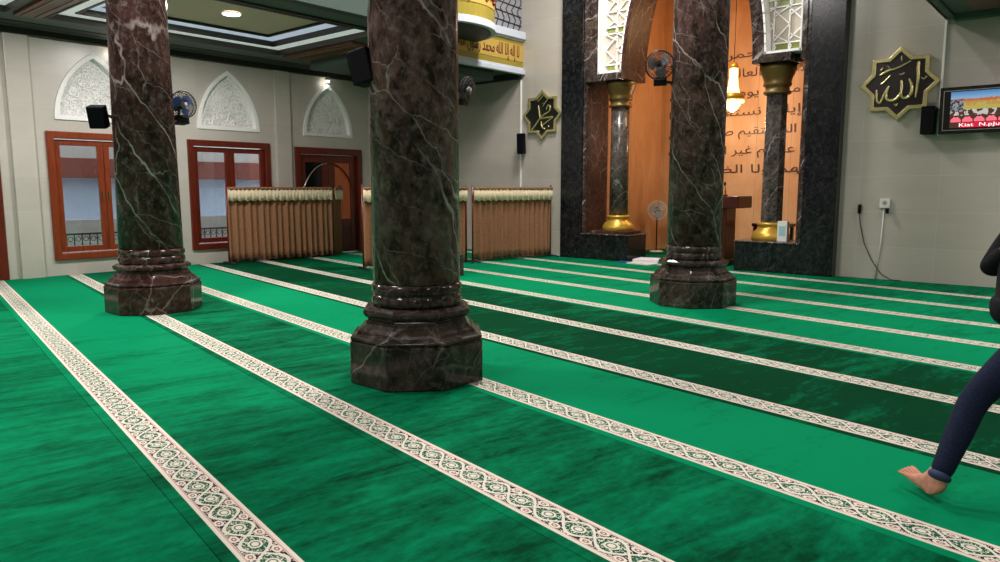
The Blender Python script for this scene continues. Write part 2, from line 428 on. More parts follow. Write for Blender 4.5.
# pilasters on the left wall, tile corner strips on the front wall
for i, (a, b) in enumerate(((4.06, 4.42), (9.14, 9.52), (11.78, 12.12))):
    struct(MB().box(XL, XL+.07, a, b, -.012, 4.17).build('trim_%d' % (i+1), M['wall_l'], bevel=.01))
struct(MB().box(-11.0, -10.97, YF-.03, YF, 0.0, 4.2).build('trim_4', M['white_paint']))
struct(MB().box(-2.34, -2.31, YF-.03, YF, 2.4, 4.2).build('trim_5', M['white_paint']))

# ------------------------------------------------------------------ mezzanine ceilings
def slab(name, holes, x0, x1, y0, y1, z0, z1, m):
    o = MB().box(x0, x1, y0, y1, z0, z1).build(name, m)
    cut(o, [MB().box(a, b, c, d, z0-.2, z1+.2).build('c', m) for a, b, c, d in holes])
    return struct(o)
BAYS = [(-13.25, -10.05, -.4, 3.85), (-13.25, -10.05, 4.35, 8.6), (-13.25, -11.3, 9.35, 13.0)]
sl = MB().box(XL, -9.15, YB, 9.32, ZM, ZM+.05).box(XL, -10.97, 9.32, YF, ZM, ZM+.05).build('ceiling_left_aisle', M['soffit'])
cut(sl, [MB().box(a, b, c, d, ZM-.2, ZM+.3).build('c', M['soffit']) for a, b, c, d in BAYS]); struct(sl)
n_trim = 6
def frame_box(mb, a, b, c, d, w_, z0, z1):
    mb.box(a, a+w_, c, d, z0, z1).box(b-w_, b, c, d, z0, z1).box(a+w_, b-w_, c, c+w_, z0, z1).box(a+w_, b-w_, d-w_, d, z0, z1)
def trim(mb, m):
    global n_trim
    struct(mb.build('trim_%d' % n_trim, m)); n_trim += 1
for a, b, c, d in BAYS:
    mb = MB(); frame_box(mb, a, b, c, d, .035, ZM-.02, ZM+.09)
    e, f = .34, .62
    frame_box(mb, a+e, b-e, c+e, d-e, .035, ZM+.06, ZM+.17)
    frame_box(mb, a+f, b-f, c+f, d-f, .035, ZM+.16, ZM+.22)
    trim(mb, M['soffit_dark'])
    mb = MB(); frame_box(mb, a+.03, b-.03, c+.03, d-.03, e, ZM+.08, ZM+.10); trim(mb, M['cove_glow'])
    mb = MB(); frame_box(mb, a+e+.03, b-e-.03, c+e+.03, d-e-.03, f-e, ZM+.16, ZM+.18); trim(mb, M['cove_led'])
    trim(MB().box(a+f-.02, b-f+.02, c+f-.02, d-f+.02, ZM+.21, ZM+.24), M['olive'])
# brown cross beams with gold lines
for y0, y1 in ((3.87, 4.33), (8.62, 9.33)):
    trim(MB().box(-13.2, -10.0 if y0 < 8 else -10.97, y0+.05, y1-.05, ZM-.05, ZM), M['brown_beam'])
    mb = MB()
    for y in (y0+.12, y1-.15): mb.box(-13.15, -10.05 if y0 < 8 else -11, y, y+.03, ZM-.06, ZM-.05)
    trim(mb, M['gold_dark'])
    if y0 > 8:
        mb = MB(); k = 0
        x = -13.0
        while x < -11.1:
            mb.ring((x, (y0+y1)/2, ZM-.055), (0, 0, 1), .09, .01, 12, 4); x += .21
        trim(mb, M['gold_dark'])
# wall cornice: dark band under a green-grey band
trim(MB().box(XL, XL+.10, YB, YF, ZM-.13, ZM-.02), M['soffit_dark'])
trim(MB().box(XL, XL+.24, YB, YF, ZM-.02, ZM), M['soffit'])
trim(MB().box(XL, XL+.52, YB, YF, ZM-.012, ZM-.002), M['soffit_dark'])
trim(MB().box(XL+.1, -10.97, YF-.12, YF, ZM-.14, ZM), M['soffit_dark'])
# aisle edge beam mouldings on the hall side
mb = MB().box(-9.98, -9.90, YB, 9.3, ZM-.03, ZM).box(-9.40, -9.28, YB, 9.2, ZM-.03, ZM)
trim(mb, M['soffit_dark'])
trim(MB().box(-9.16, -9.08, YB, 9.2, ZM-.06, ZM+.30), M['soffit'])
trim(MB().box(-9.14, -9.04, YB, 9.2, ZM+.30, ZM+.48), M['brown_beam'])
trim(MB().box(-9.14, -9.0, YB, 9.2, ZM+.48, ZM+.95), M['white_paint'])
# right aisle above the camera
struct(MB().box(-2.33, XR, YB, YF, ZM, ZM+.3).build('ceiling_right_aisle', M['soffit']))
trim(MB().box(-2.33, -2.2, YB, YF, ZM-.04, ZM), M['soffit'])
trim(MB().box(-2.2, XR, YF-.16, YF, ZM-.09, ZM), M['soffit'])
trim(MB().box(-1.9, XR, 9.6, YF-.45, ZM-.05, ZM), M['brown_beam'])
trim(MB().box(-2.34, -2.30, YB, YF, ZM-.04, ZM+.9), M['white_paint'])

# ------------------------------------------------------------------ carpets
PHI = -.1792; V0 = 1.0633; ST = 1.2; BW = .2068
U = Vector((math.cos(PHI), math.sin(PHI))); Vv = Vector((-math.sin(PHI), math.cos(PHI)))
def clip(poly, n, d):       # keep n.p <= d
    out = []
    for i in range(len(poly)):
        a, b = poly[i], poly[(i+1) % len(poly)]; da, db = n.dot(a)-d, n.dot(b)-d
        if da <= 0: out.append(a)
        if da*db < 0: out.append(a+(b-a)*(da/(da-db)))
    return out
def band(v0, v1, margin=.004):
    r = [Vector((XL+margin, YB+.02)), Vector((XR-.02, YB+.02)), Vector((XR-.02, YF-margin)), Vector((XL+margin, YF-margin))]
    r = clip(r, Vv, v1); return clip(r, -Vv, -v0) if len(r) > 2 else r
def uvmesh(name, poly, z0, z1, m, parent, vref, vs):
    mb = MB(); mb.prism(poly, lambda p, k: (p.x, p.y, z1 if k else z0)); o = mb.build(name, m, parent)
    uvl = o.data.uv_layers.new(name='UVMap')
    for lp in o.data.loops:
        co = o.data.vertices[lp.vertex_index].co; q = Vector((co.x, co.y))
        uvl.data[lp.index].uv = (U.dot(q), (Vv.dot(q)-vref)*vs)
    return o
BIAS = {-2: .5, -1: .66, 0: .76, 1: .54, 2: 1.0, 3: .26, 4: .32, 5: .96, 6: .88, 7: .82, 8: .76, 9: .62}
RL = {-2: 'green prayer carpet strip nearest the bottom edge of the view', -1: 'brushed green prayer carpet strip in the bottom left corner of the floor',
 0: 'streaky green carpet strip bordered on the edge running down to the bottom left',
 1: 'dark streaked carpet strip passing under the reddish marble column on the left',
 2: 'bright green carpet strip passing under the nearest marble column',
 3: 'dark green carpet strip just behind the nearest marble column',
 4: 'darkest green carpet strip, second behind the nearest marble column',
 5: 'bright green carpet strip touching the near side of the right column plinth',
 6: 'green carpet strip passing under the right column plinth',
 7: 'green carpet strip just behind the right column, third from the niche wall',
 8: 'narrow looking green carpet strip, second from the niche wall',
 9: 'green carpet strip running along the foot of the niche wall'}
for k in range(-2, 10):
    v = V0+ST*k; a = v-BW/2-.06; b = a+ST-.004
    if k == 9: b = 40
    P = band(a, b)
    if len(P) < 3: continue
    cm = carpet_mat(k, BIAS[k], .05 if k == 0 else 0)
    o = uvmesh('prayer_carpet', P, -.013, 0, cm, None, 0, 1)
    tag(o, RL[k], 'carpet', 'rows of green prayer carpet')
    bp = band(v-BW/2, v+BW/2, .01)
    if len(bp) > 2:
        c = uvmesh('patterned_border', bp, 0.0002, .002, M['border'], o, v-BW/2, 1/BW); c['label'] = 'cream woven border with ogee pattern'
o = uvmesh('niche_carpet', [Vector(p) for p in ((CX-2.36, YF+.01), (CX+2.36, YF+.01), (CX+2.36, NY-.01), (CX-2.36, NY-.01))], -.013, 0, carpet_mat(20, .5), None, 0, 1)
tag(o, 'green carpet laid inside the orange lit prayer niche', 'carpet')

# ------------------------------------------------------------------ columns
def column(x, y, rs, label, mt, mb_, hgt=ZH, taper=0):
    t = empty('marble_column', (x, y, 0.001), label, 'column', 'marble columns of the hall')
    MB().lathe([(.53, .003), (.53, .335), (.515, .345)], (x, y), octo=True).build('plinth', mb_, t, bevel=.012)
    MB().lathe([(.515, .345), (.525, .36), (.525, .375), (.49, .385), (.475, .40), (.465, .425), (.43, .45), (.405, .48), (.40, .505)], (x, y), octo=True).build('plinth_moulding', mb_, t, bevel=.004)
    MB().lathe([(.39, .505), (.385, .52), (.41, .535), (.425, .555), (.425, .585), (.40, .60), (.39, .61)], (x, y), octo=True).build('octagonal_torus', mb_, t, bevel=.006)
    k = rs/.365
    MB().lathe([(.36*k, .61), (.372*k, .62), (.38*k, .64), (.38*k, .68), (.368*k, .70), (.36*k, .705), (.368*k, .712), (.38*k, .73), (.38*k, .77), (.366*k, .79), (.35*k, .80)], (x, y), n=64).build('ring_moulding', mb_, t)
    sh = MB().lathe([(rs, .80), (rs-taper, 4.6), (rs-taper, hgt-.002)], (x, y), n=96).build('shaft', mt, t)
    uvl = sh.data.uv_layers.new(name='UVMap'); off = x*1.7+y*.9; ac = math.atan2(-y, -x)
    for f in sh.data.polygons:
        cen = f.center; fa = math.atan2(cen.y, cen.x)
        for li in f.loop_indices:
            co = sh.data.vertices[sh.data.loops[li].vertex_index].co; da = math.atan2(co.y, co.x)-fa
            da = (da+PI) % (2*PI)-PI; rel = (fa-ac+PI) % (2*PI)-PI     # the seam lies on the side away from the room
            uvl.data[li].uv = ((rel+da)*rs+off, co.z+off)
    return t
M['marble_l'] = marble('reddish_brown_marble', (44, 26, 24), (92, 64, 60), (222, 206, 202), rough=.2, spec=.1, uv=True)
M['marble_c'] = marble('grey_brown_marble', (46, 30, 28), (122, 94, 89), (226, 212, 208), rough=.2, spec=.1, uv=True)
M['marble_r'] = marble('dark_veined_marble', (46, 31, 29), (106, 80, 74), (226, 212, 206), rough=.2, spec=.1, vs=1.3, uv=True)
M['base_l'] = marble('plinth_marble_red', (40, 20, 17), (64, 40, 35), (150, 138, 130), vs=1.5, amount=.55)
M['base_c'] = marble('plinth_marble', (32, 25, 21), (62, 52, 45), (158, 148, 138), vs=1.5, amount=.55)
column(-9.41, 4.13, .378, 'reddish dark brown marble column, leftmost, between the windows and the camera', M['marble_l'], M['base_l'], taper=.05)
column(-4.36, 4.05, .355, 'nearest and widest marble column, in the middle with a big black speaker', M['marble_c'], M['base_c'])
column(-4.34, 9.13, .355, 'marble column on the right, in front of the orange lit niche', M['marble_r'], M['base_c'])
column(-9.38, 9.15, .355, 'far marble column almost hidden behind the nearest one', M['marble_r'], M['base_c'])
# white conduit on the nearest column
mb = MB(); a = math.atan2(-4.05, 4.36)-1.12
mb.tube([(-4.36+.37*math.cos(a), 4.05+.37*math.sin(a), 2.9), (-4.36+.37*math.cos(a), 4.05+.37*math.sin(a), 5.5)], .012, 8)
tag(mb.build('cable_conduit', M['white']), 'thin white cable conduit high on the left flank of the nearest column', 'cable conduit')

# ------------------------------------------------------------------ windows, doors on the left wall
def window(i, y0, y1, z0, z1):
    xf = XL+.05; X0 = XL-.2; fw = .10
    root = MB()
    # outer frame with raised lip, closed ring in (y,z)
    rect = lambda g: [(y0+g, z0+g), (y1-g, z0+g), (y1-g, z1-g), (y0+g, z1-g)]
    root.ringprism(rect(-.035), rect(.085), lambda p, k: (xf if k else X0, p[0], p[1]))
    r = struct(root.build('window_%d' % i, M['wood'] if i == 1 else M['wood_dark'], bevel=.012))
    ym = (y0+y1)/2
    for a, b in ((y0+.085, ym-.0), (ym+.0, y1-.085)):
        rc = lambda g, a=a, b=b: [(a+g, z0+.10+g), (b-g, z0+.10+g), (b-g, z1-.10-g), (a+g, z1-.10-g)]
        s = MB().ringprism(rc(.004), rc(.105), lambda p, k: (XL-.02 if k else XL-.08, p[0], p[1])).build('sash', M['wood'] if i == 1 else M['wood_dark'], r, bevel=.01)
        MB().box(XL-.055, XL-.048, a+.09, b-.09, z0+.19, z1-.19).build('pane', M['glass'], s)
        hy = b-.05 if a < ym-.2 else a+.05
        MB().box(XL-.02, XL+.01, hy-.012, hy+.012, 1.35, 1.5).build('handle', M['gold_dark'], s)
window(1, 4.63, 6.45, .31, 2.52); window(2, 7.16, 8.95, .33, 2.50)
def arc_pts(y0, z0, y1, z1, up, n=10):
    return [(y0+(y1-y0)*i/n, z0+(z1-z0)*(math.sin(PI/2*i/n) if up else 1-math.cos(PI/2*i/n))) for i in range(n+1)]
def door(i, y0, y1, z1):
    rect = [(y0-.035, 0.0), (y0-.035, z1+.035), (y1+.035, z1+.035), (y1+.035, 0.0)]
    inn = [(y0+.10, 0.0), (y0+.10, z1-.12), (y1-.10, z1-.12), (y1-.10, 0.0)]
    r = MB().ringprism(rect, inn, lambda p, k: (XL+.05 if k else XL-.2, p[0], p[1]), closed=False).build('door_%d' % i, M['wood_dark'], bevel=.012)
    struct(r)
    ym = (y0+y1)/2
    for j, (a, b) in enumerate(((y0+.105, ym-.005), (ym+.005, y1-.105))):
        lw = .17; x0, x1 = XL-.10, XL-.04
        mb = MB().box(x0, x1, a, a+lw, .01, z1-.125).box(x0, x1, b-lw, b, .01, z1-.125).box(x0, x1, a+lw, b-lw, z1-.30, z1-.125).box(x0, x1, a+lw, b-lw, .01, .82)
        lf = mb.build('leaf', M['wood_dark'], r, bevel=.01)
        MB().box(x0+.02, x0+.035, a+lw, b-lw, .82, z1-.30).build('panel', M['black_gloss'] if j == 0 else M['wood_orange'], lf)
        # curved moulding, the two leaves together making one arch
        e, c = (a, b) if j == 0 else (b, a)
        P = []
        for q in range(15):
            u_ = q/14; P.append((x1+.0, e+(c-e)*math.sin(u_*PI/2)*.98, 1.0+(2.2-1.0)*(1-math.cos(u_*PI/2))*.0+1.15*math.sin(u_*PI/2) if False else 1.15+(1.05)*u_**.75))
        P = [(x1, e+(c-e)*(1-math.cos(u*PI/2/14))*.95+(c-e)*.03, 1.05+1.1*math.sin(u*PI/2/14)) for u in range(15)]
        MB().tube(P, .022, 8).build('arched_moulding', M['chrome'] if j == 0 else M['wood_dark'], lf)
        MB().box(x1-.01, x1+.015, a+lw+.03, b-lw-.03, .18, .66).build('lower_panel', M['wood_dark'], lf, bevel=.01)
door(1, 1.98, 3.84, 2.50); door(2, 9.66, 11.49, 2.46)

# carved arches above the windows
def relief_mat():
    m = mat('carved_white_plaster', (212, 214, 206), .6); t = NT(m)
    v = t.n('ShaderNodeTexVoronoi', feature='DISTANCE_TO_EDGE'); v.inputs['Scale'].default_value = 15
    t.l(t.noise(t.pos(), 6, 2, .5, 1.5, out=1), v.inputs['Vector'])
    v2 = t.n('ShaderNodeTexVoronoi', feature='DISTANCE_TO_EDGE'); v2.inputs['Scale'].default_value = 13; t.l(t.pos(), v2.inputs['Vector'])
    h = t.math('MAXIMUM', t.math('SUBTRACT', 1, t.ramp(v.outputs[0], .02, .12)), t.math('SUBTRACT', 1, t.ramp(v2.outputs[0], .02, .12)))
    t.bump(h, .35, .015)
    t.col(t.mix(h, (214, 212, 210), (250, 248, 246)))
    return m
M['relief'] = relief_mat()
ALAB = ['white carved pointed arch panel above the leftmost window, partly behind the left column', 'white carved pointed arch panel above the window beside the curtain partition', 'white carved pointed arch panel above the double wooden door']
for yc, lb in zip(ARCH, ALAB):
    t = empty('carved_arch_panel', (XL, yc, 2.78), lb, 'wall panel', 'white carved arches on the left wall')
    o_, i_ = gothic(yc, .70, 2.76, 1.22), gothic(yc, .61, 2.83, 1.05)
    MB().ringprism(o_, i_, lambda p, k: (XL+.03 if k else XL-.12, p[0], p[1])).build('frame', M['white_paint'], t, bevel=.006)
    P = gothic(yc, .615, 2.825, 1.06)
    MB().prism(P, lambda p, k: (XL-.09 if k else XL-.13, p[0], p[1])).build('carved_ground', M['relief'], t)
    # raised scrollwork: interlaced tendrils
    rnd = random.Random(int(yc*10)); mb = MB()
    for q in range(90):
        for tr in range(20):
            y = yc+rnd.uniform(-.56, .56); z = 2.88+rnd.uniform(0, .9)
            hh = 1.05*(1-(abs(y-yc)/.62)**1.35)
            if z < 2.80+hh-.08: break
        else: continue
        R = rnd.uniform(.045, .085); a0 = rnd.uniform(0, 6.28); sg = rnd.choice((-1, 1))
        pts = [(XL-.08, y+R*(1-.75*s/14)*math.cos(a0+sg*s*.42), z+R*(1-.75*s/14)*math.sin(a0+sg*s*.42)) for s in range(15)]
        if any((abs(p[1]-yc) > .56 or p[2] < 2.85) for p in pts): continue
        mb.tube(pts, lambda u: .015*(1-.5*u), 6)
    mb.build('scrollwork', M['white_paint'], t)

# ------------------------------------------------------------------ outside, seen through the windows
st_ = struct(MB().box(-26, XL-.36, -8, 24, -.4, -.1).build('ground_outside', M['exterior_cream']))
t = empty('neighbour_building', (-19.0, 7.5, -.1), 'bluish white building wall with rust brown eaves seen through the windows', 'building')
MB().box(-19.3, -19.0, -4, 20, -.1, 1.80).build('wall', M['exterior_white'], t)
MB().box(-19.2, -18.6, -4, 20, 1.80, 2.26).build('eaves', M['exterior_brown'], t)
MB().box(-19.3, -18.9, -4, 20, 2.26, 3.6).build('upper_wall', M['exterior_cream'], t)
for y in (8.1, 11.6, 4.4): MB().box(-19.0, -18.95, y, y+.55, 1.05, 1.7).build('shutter', M['iron'], t)
t = empty('veranda_parapet', (-17.2, 7.5, -.1), 'low cream parapet with dark iron railing outside the windows', 'parapet')
MB().box(-17.3, -17.1, -4, 20, -.1, .88).build('wall', M['exterior_cream'], t)
mb = MB().box(-16.62, -16.58, 1.0, 15.5, .58, .62).box(-16.62, -16.58, 1.0, 15.5, .02, .06)
for i in range(96):
    y = 1.05+i*.15; mb.box(-16.61, -16.59, y, y+.02, -.1, .6)
    mb.ring((-16.6, y+.085, .5), (1, 0, 0), .05, .008, 8, 4)
mb.build('railing', M['iron'], t)

# ------------------------------------------------------------------ mihrab surround
mh = empty('mihrab', (CX, 13.9, 0), 'tall black granite and brown marble niche surround with pointed arch and white lattice', 'prayer niche')
FY = 13.40; BY = 14.3; PY = 14.2
def mbox(name, m, *a, bevel=.01, par=None): return MB().box(*a).build(name, m, par or mh, bevel=bevel)
for s in (-1, 1):
    X = lambda d: CX+s*d
    mbox('pier', M['granite'], X(2.37), X(2.94), FY, YF-.002, .001, ZH-.01)
    mbox('pier_trim', M['marble'], X(2.30), X(2.369), FY+.03, YF+.05, .571, ZH-.01)
    mbox('jamb', M['marble_red'], X(2.27), X(2.325), FY+.05, BY, .001, 3.83)
    mbox('plinth_block', M['granite'], X(1.18 if s < 0 else 1.16), X(2.37), FY+.0, PY, .001, .545)
    mbox('plinth_slab', M['grey_marble'], X(1.16 if s < 0 else 1.14), X(2.37), FY-.02, PY+.02, .545, .572)
    cx, cy = X(1.68), 13.84
    if s < 0: mbox('step_slab', M['marble_red'], X(1.28), X(2.2), FY+.1, PY-.05, .572, .63)
    cb = .63 if s < 0 else .572
    cl = MB().lathe([(.205, cb+.30), (.195, 3.50)], (cx, cy), n=8 if s > 0 else 32, sm=s < 0).build('colonnette', M['grey_marble'], mh)
    b = MB().lathe([(.34, cb), (.345, cb+.06), (.34, cb+.11), (.30, cb+.17), (.25, cb+.21), (.225, cb+.25), (.22, cb+.27), (.25, cb+.285), (.26, cb+.31), (.25, cb+.335), (.21, cb+.345)], (cx, cy), n=40).build('base', M['gold'], cl)
    b['label'] = 'gold colonnette base'
    b = MB().lathe([(.205, 3.28), (.24, 3.29), (.25, 3.315), (.24, 3.34), (.215, 3.36), (.215, 3.42), (.25, 3.44), (.255, 3.47), (.245, 3.50), (.25, 3.55), (.275, 3.62), (.30, 3.66), (.30, 3.70), (.325, 3.72), (.325, 3.815)], (cx, cy), n=40).build('capital', M['gold_dark'], cl)
# arch wall: front slab with a pointed opening
HA, SP, HT = 1.35, 3.82, 2.95
def half_arch(half, z0, R, n=24, ztop=ZH-.01):
    # right half of a pointed arch with radius R, springing at half-width `half`
    amax = math.acos((R-half)/R); L = []
    for i in range(n+1):
        a = amax*i/n; L.append((half-R+R*math.cos(a), z0+R*math.sin(a)))
    return L
RA = 6.0
A = half_arch(HA, SP, RA)
for s in (-1, 1):
    BT = .08 if s < 0 else .22
    inner = [(CX+s*d, z) for d, z in A]
    outer = [(CX+s*(d+BT*math.cos(math.acos(max(-1, min(1, (d-HA+RA)/RA))))), z+BT*math.sin(math.acos(max(-1, min(1, (d-HA+RA)/RA))))) for d, z in A]
    # brown intrados / voussoir band, full depth
    mb = MB(); mb.ringprism([(p[0]-s*.0, p[1]) for p in outer], inner, lambda p, k: (p[0], BY if k else FY, p[1]), closed=False)
    mb.build('arch_band', M['marble_red'] if s < 0 else M['marble'], mh, bevel=.006)
    poly = [(CX+s*2.30, SP), (CX+s*(HA+BT), SP)]+outer[1:]+[(CX, ZH-.01), (CX+s*2.30, ZH-.01)]
    poly = [p for p in poly]
    poly[-2] = (CX+s*.001, ZH-.01)
    mb = MB(); mb.prism(poly, lambda p, k: (p[0], BY if k else FY+.34, p[1])); mb.build('spandrel_wall', M['marble'], mh)
    mbox('impost_block', M['marble'], CX+s*(HA+.10), CX+s*2.05, FY-.005, FY+.6, SP-.0, SP+.15)
    mbox('spandrel_margin', M['marble'], CX+s*(2.0 if s < 0 else 2.22), CX+s*2.31, FY, FY+.34, SP, ZH-.01)
    # white lattice screen
    zb = SP+.15
    def arch_x(z):    # outer edge of band at height z
        h = z-SP
        r = RA+BT
        return HA-RA+math.sqrt(max(0, r*r-h*h))
    mb = MB(); fx = 2.0 if s < 0 else 2.22; zt = ZH-.4
    Lz = [zb+(zt-zb)*i/20 for i in range(21)]
    def bar(x0, z0_, x1, z1_, w_=.022, y0=FY+.255, y1=FY+.285):
        a = Vector((CX+s*x0, 0, z0_)); b = Vector((CX+s*x1, 0, z1_)); d = b-a
        if d.length < .02: return
        ax = d.normalized(); az = Vector((-ax.z, 0, ax.x)); c = (a+b)/2; c.y = (y0+y1)/2
        mb.obox(c, ax, (0, 1, 0), az, d.length/2+w_*.3, (y1-y0)/2, w_/2)
    bw = .035
    for a_, b_ in zip(Lz, Lz[1:]): bar(max(arch_x(a_)+bw/2, .1), a_, max(arch_x(b_)+bw/2, .1), b_, bw, FY, FY+.30)
    bar(fx-.015, zb, fx-.015, zt, .03, FY, FY+.30)
    bar(arch_x(zb), zb+.02, fx, zb+.02, .04, FY, FY+.30); bar(.2, zt, fx, zt, .04, FY, FY+.30)
    # lattice motif: columns of octagonal crosses
    cw, chh = .56, .385
    def clipbar(x0, z0_, x1, z1_, w_=.022):
        n = 10; run = None
        for i in range(n):
            u0, u1 = i/n, (i+1)/n; xm = x0+(x1-x0)*(u0+u1)/2; zm = z0_+(z1_-z0_)*(u0+u1)/2
            ok = zm > zb+.03 and zm < zt and xm < fx-.03 and xm > arch_x(zm)+.05
            if ok and run is None: run = u0
            if (not ok or i == n-1) and run is not None:
                ue = u1 if ok else u0
                bar(x0+(x1-x0)*run, z0_+(z1_-z0_)*run, x0+(x1-x0)*ue, z0_+(z1_-z0_)*ue, w_); run = None
    xx = fx-.03; ci = 0
    while xx > .1:
        xa, xb = xx-cw/2, xx
        z = zb+.08; j = 0
        while z < zt:
            zm = z+.15
            # green hexagon row
            clipbar(xa, z, xb, z, .02); clipbar(xa, z+.13, xb, z+.13, .02)
            clipbar(xa, z, xa+.04, z+.065, .018); clipbar(xa, z+.13, xa+.04, z+.065, .018)
            # crossed diagonals above
            za, zc = z+.13, z+.77
            zmid = (za+zc)/2
            clipbar(xa, za+.05, xb, zmid, .022); clipbar(xb, zmid, xa, zc-.05, .022)
            clipbar(xb, za, xa, za+.16, .018); clipbar(xb, zc, xa, zc-.16, .018)
            clipbar(xa, zmid, xb, zmid, .02) if j % 2 else None
            z += .77; j += 1
        xx -= cw/2; ci += 1
        clipbar(xx, zb, xx, zt, .02)
    lt = mb.build('lattice_screen', M['white_paint'], mh)
    # coloured glass behind the lattice
    P1 = [(CX+s*(fx-.02), zb+.02)]+[(CX+s*(fx-.02), zt)]+[(CX+s*max(arch_x(z)+.03, .1), z) for z in Lz[::-1]]
    MB().prism(P1, lambda p, k: (p[0], FY+.335 if k else FY+.30, p[1])).build('backing_glass', M['beige_glass'], lt)
    z = zb+.08
    while z < zt-.1:
        x_in = arch_x(z)+.09
        if x_in < fx-.1: MB().box(CX+s*x_in, CX+s*(fx-.06), FY+.288, FY+.299, z+.01, z+.12).build('green_glass', M['green_glass'], lt)
        z += .77
# engraved verses on the back wall of the niche
LINES = ['بسم الله الرحمن الرحيم', 'الحمد لله رب العالمين الرحمن', 'الرحيم مالك يوم الدين إياك', 'نعبد وإياك نستعين اهدنا', 'الصراط المستقيم صراط الذين', 'أنعمت عليهم غير المغضوب', 'عليهم ولا الضالين']
tt = empty('engraved_verses', (CX, NY-.01, 1.9), 'dark Arabic verses engraved in seven lines on the orange niche wall', 'calligraphy')
for i, L in enumerate(LINES):
    z = 4.60-.445*i
    text_obj('verse_line', shape(L), .27, M['ink'], (CX, NY-.012, z), (PI/2, 0, 0), tt, fit=4.3 if i < 6 else 3.4)

# ------------------------------------------------------------------ gallery front left of the niche
g = empty('gallery_parapet', (-10.97, 11.6, ZM), 'gallery front with gold calligraphy band and curved balcony, upper left of the niche', 'gallery')
GX = -10.97
MB().box(GX-.02, GX+.10, 9.62, YF-.003, 4.20, 4.30).box(GX-.02, GX+.05, 9.62, YF-.003, 4.30, 4.36).build('lower_cornice', M['cove'], g, bevel=.01)
GY = mat('olive_gold_band', (168, 150, 58), .4, .25)
GI = mat('pale_gold_band', (208, 172, 86), .45, .2)
MB().box(GX-.02, GX+.03, 9.62, YF-.003, 4.36, 4.99).build('gold_band', GY, g)
MB().box(GX+.03, GX+.04, 9.62, YF-.003, 4.49, 4.86).build('inner_band', GI, g)
MB().box(GX-.02, GX+.12, 9.62, YF-.003, 4.99, 5.16).box(GX-.02, GX+.06, 9.62, YF-.003, 4.95, 4.99).build('upper_cornice', M['cove'], g, bevel=.01)
text_obj('calligraphy', shape('لا إله إلا الله محمد رسول الله سبحان الله والحمد لله'), .36, M['wood_dark'], (GX+.045, 11.64, 4.58), (PI/2, 0, PI/2), g, fit=3.7)
RG = mat('grey_railing_panel', (150, 150, 156), .5)
MB().box(GX-.02, GX+.0, 9.62, YF-.003, 5.16, 6.2).build('railing_panel', RG, g)
mb = MB()
for i in range(9):
    y = 11.9+i*.2
    mb.tube([(GX+.01, y, 5.17), (GX+.01, y+.09, 5.4), (GX+.01, y-.05, 5.6), (GX+.01, y+.1, 5.8), (GX+.01, y, 6.2)], .012, 6)
for z in (5.3, 5.5, 5.7, 5.9): mb.tube([(GX+.01, 11.8, z), (GX+.01, 12.6, z+.05), (GX+.01, YF-.05, z)], .012, 6)
mb.build('railing_lattice', M['iron'], g)
# curved balcony
bc, br = (GX, 10.85), 1.22
def half_disc(r, n=28): return [(bc[0]+r*math.sin(PI*i/n), bc[1]-r*math.cos(PI*i/n)) for i in range(n+1)]
MB().prism(half_disc(br), lambda p, k: (p[0], p[1], 4.86 if k else 4.72)).build('balcony_rim', M['cove'], g, bevel=.01)
MB().prism(half_disc(br-.1), lambda p, k: (p[0], p[1], 4.72 if k else 4.70)).build('balcony_soffit', mat('dark_green_soffit', (34, 48, 42), .6), g)
MB().ringprism(half_disc(br-.03), half_disc(br-.12), lambda p, k: (p[0], p[1], 5.75 if k else 4.86), closed=False).build('balcony_gold_band', GY, g)
MB().ringprism(half_disc(br-.02), half_disc(br-.05), lambda p, k: (p[0], p[1], 5.5 if k else 5.12), closed=False).build('balcony_inner_band', GI, g)
mb = MB()
rnd = random.Random(3)
for i in range(40):
    a = PI*(.3+.68*i/40); r = br-.012; z = 5.22+rnd.uniform(-.04, .1)
    P = []
    for q in range(5):
        aa = a+(q-2)*.012*rnd.uniform(.5, 1.6); P.append((bc[0]+r*math.sin(aa), bc[1]-r*math.cos(aa), z+rnd.uniform(-.06, .1)))
    mb.tube(P, .013, 5)
mb.build('balcony_calligraphy', M['wood_dark'], g)

# ------------------------------------------------------------------ ceiling lamps
def downlight(x, y, z, r, label, grp):
    t = empty('ceiling_light', (x, y, z), label, 'ceiling light', grp)
    MB().ring((x, y, z-.004), (0, 0, 1), r+.012, .012, 28, 6).build('trim_ring', M['white'], t)
    MB().disc((x, y, z-.012), (0, 0, 1), r, .01).build('diffuser', M['lamp'], t)
zp = ZM+.20
for x, y, lb in ((-11.55, 6.62, 'bright round downlight in the ceiling coffer between the left and nearest columns'), (-12.35, 4.9+.25, 'bright round downlight in the ceiling corner left of the leftmost column'), (-11.6, 2.6, 'round downlight in the first ceiling coffer at the left edge'), (-12.2, 11.2, 'round downlight in the far coffer above the double door')):
    downlight(x, y, zp, .14, lb, 'round ceiling downlights')
for x, y in ((.6, -1.5), (.6, 3.0), (.6, 7.5), (.9, 11.6)): downlight(x, y, ZM, .11, 'round downlight under the gallery on the camera side', 'round ceiling downlights')
for x, y in VOID:
    t = empty('ceiling_lamp', (x, y, 7.98), 'large square lamp high on the hall ceiling', 'ceiling light', 'square hall lamps')
    MB().box(x-.6, x+.6, y-.6, y+.6, 7.86, 7.99).build('housing', M['white'], t, bevel=.02)
    MB().box(x-.55, x+.55, y-.55, y+.55, 7.82, 7.86).build('diffuser', mat('lit_panel', (255, 250, 240), .4, emit=(255, 250, 240), es=4), t)
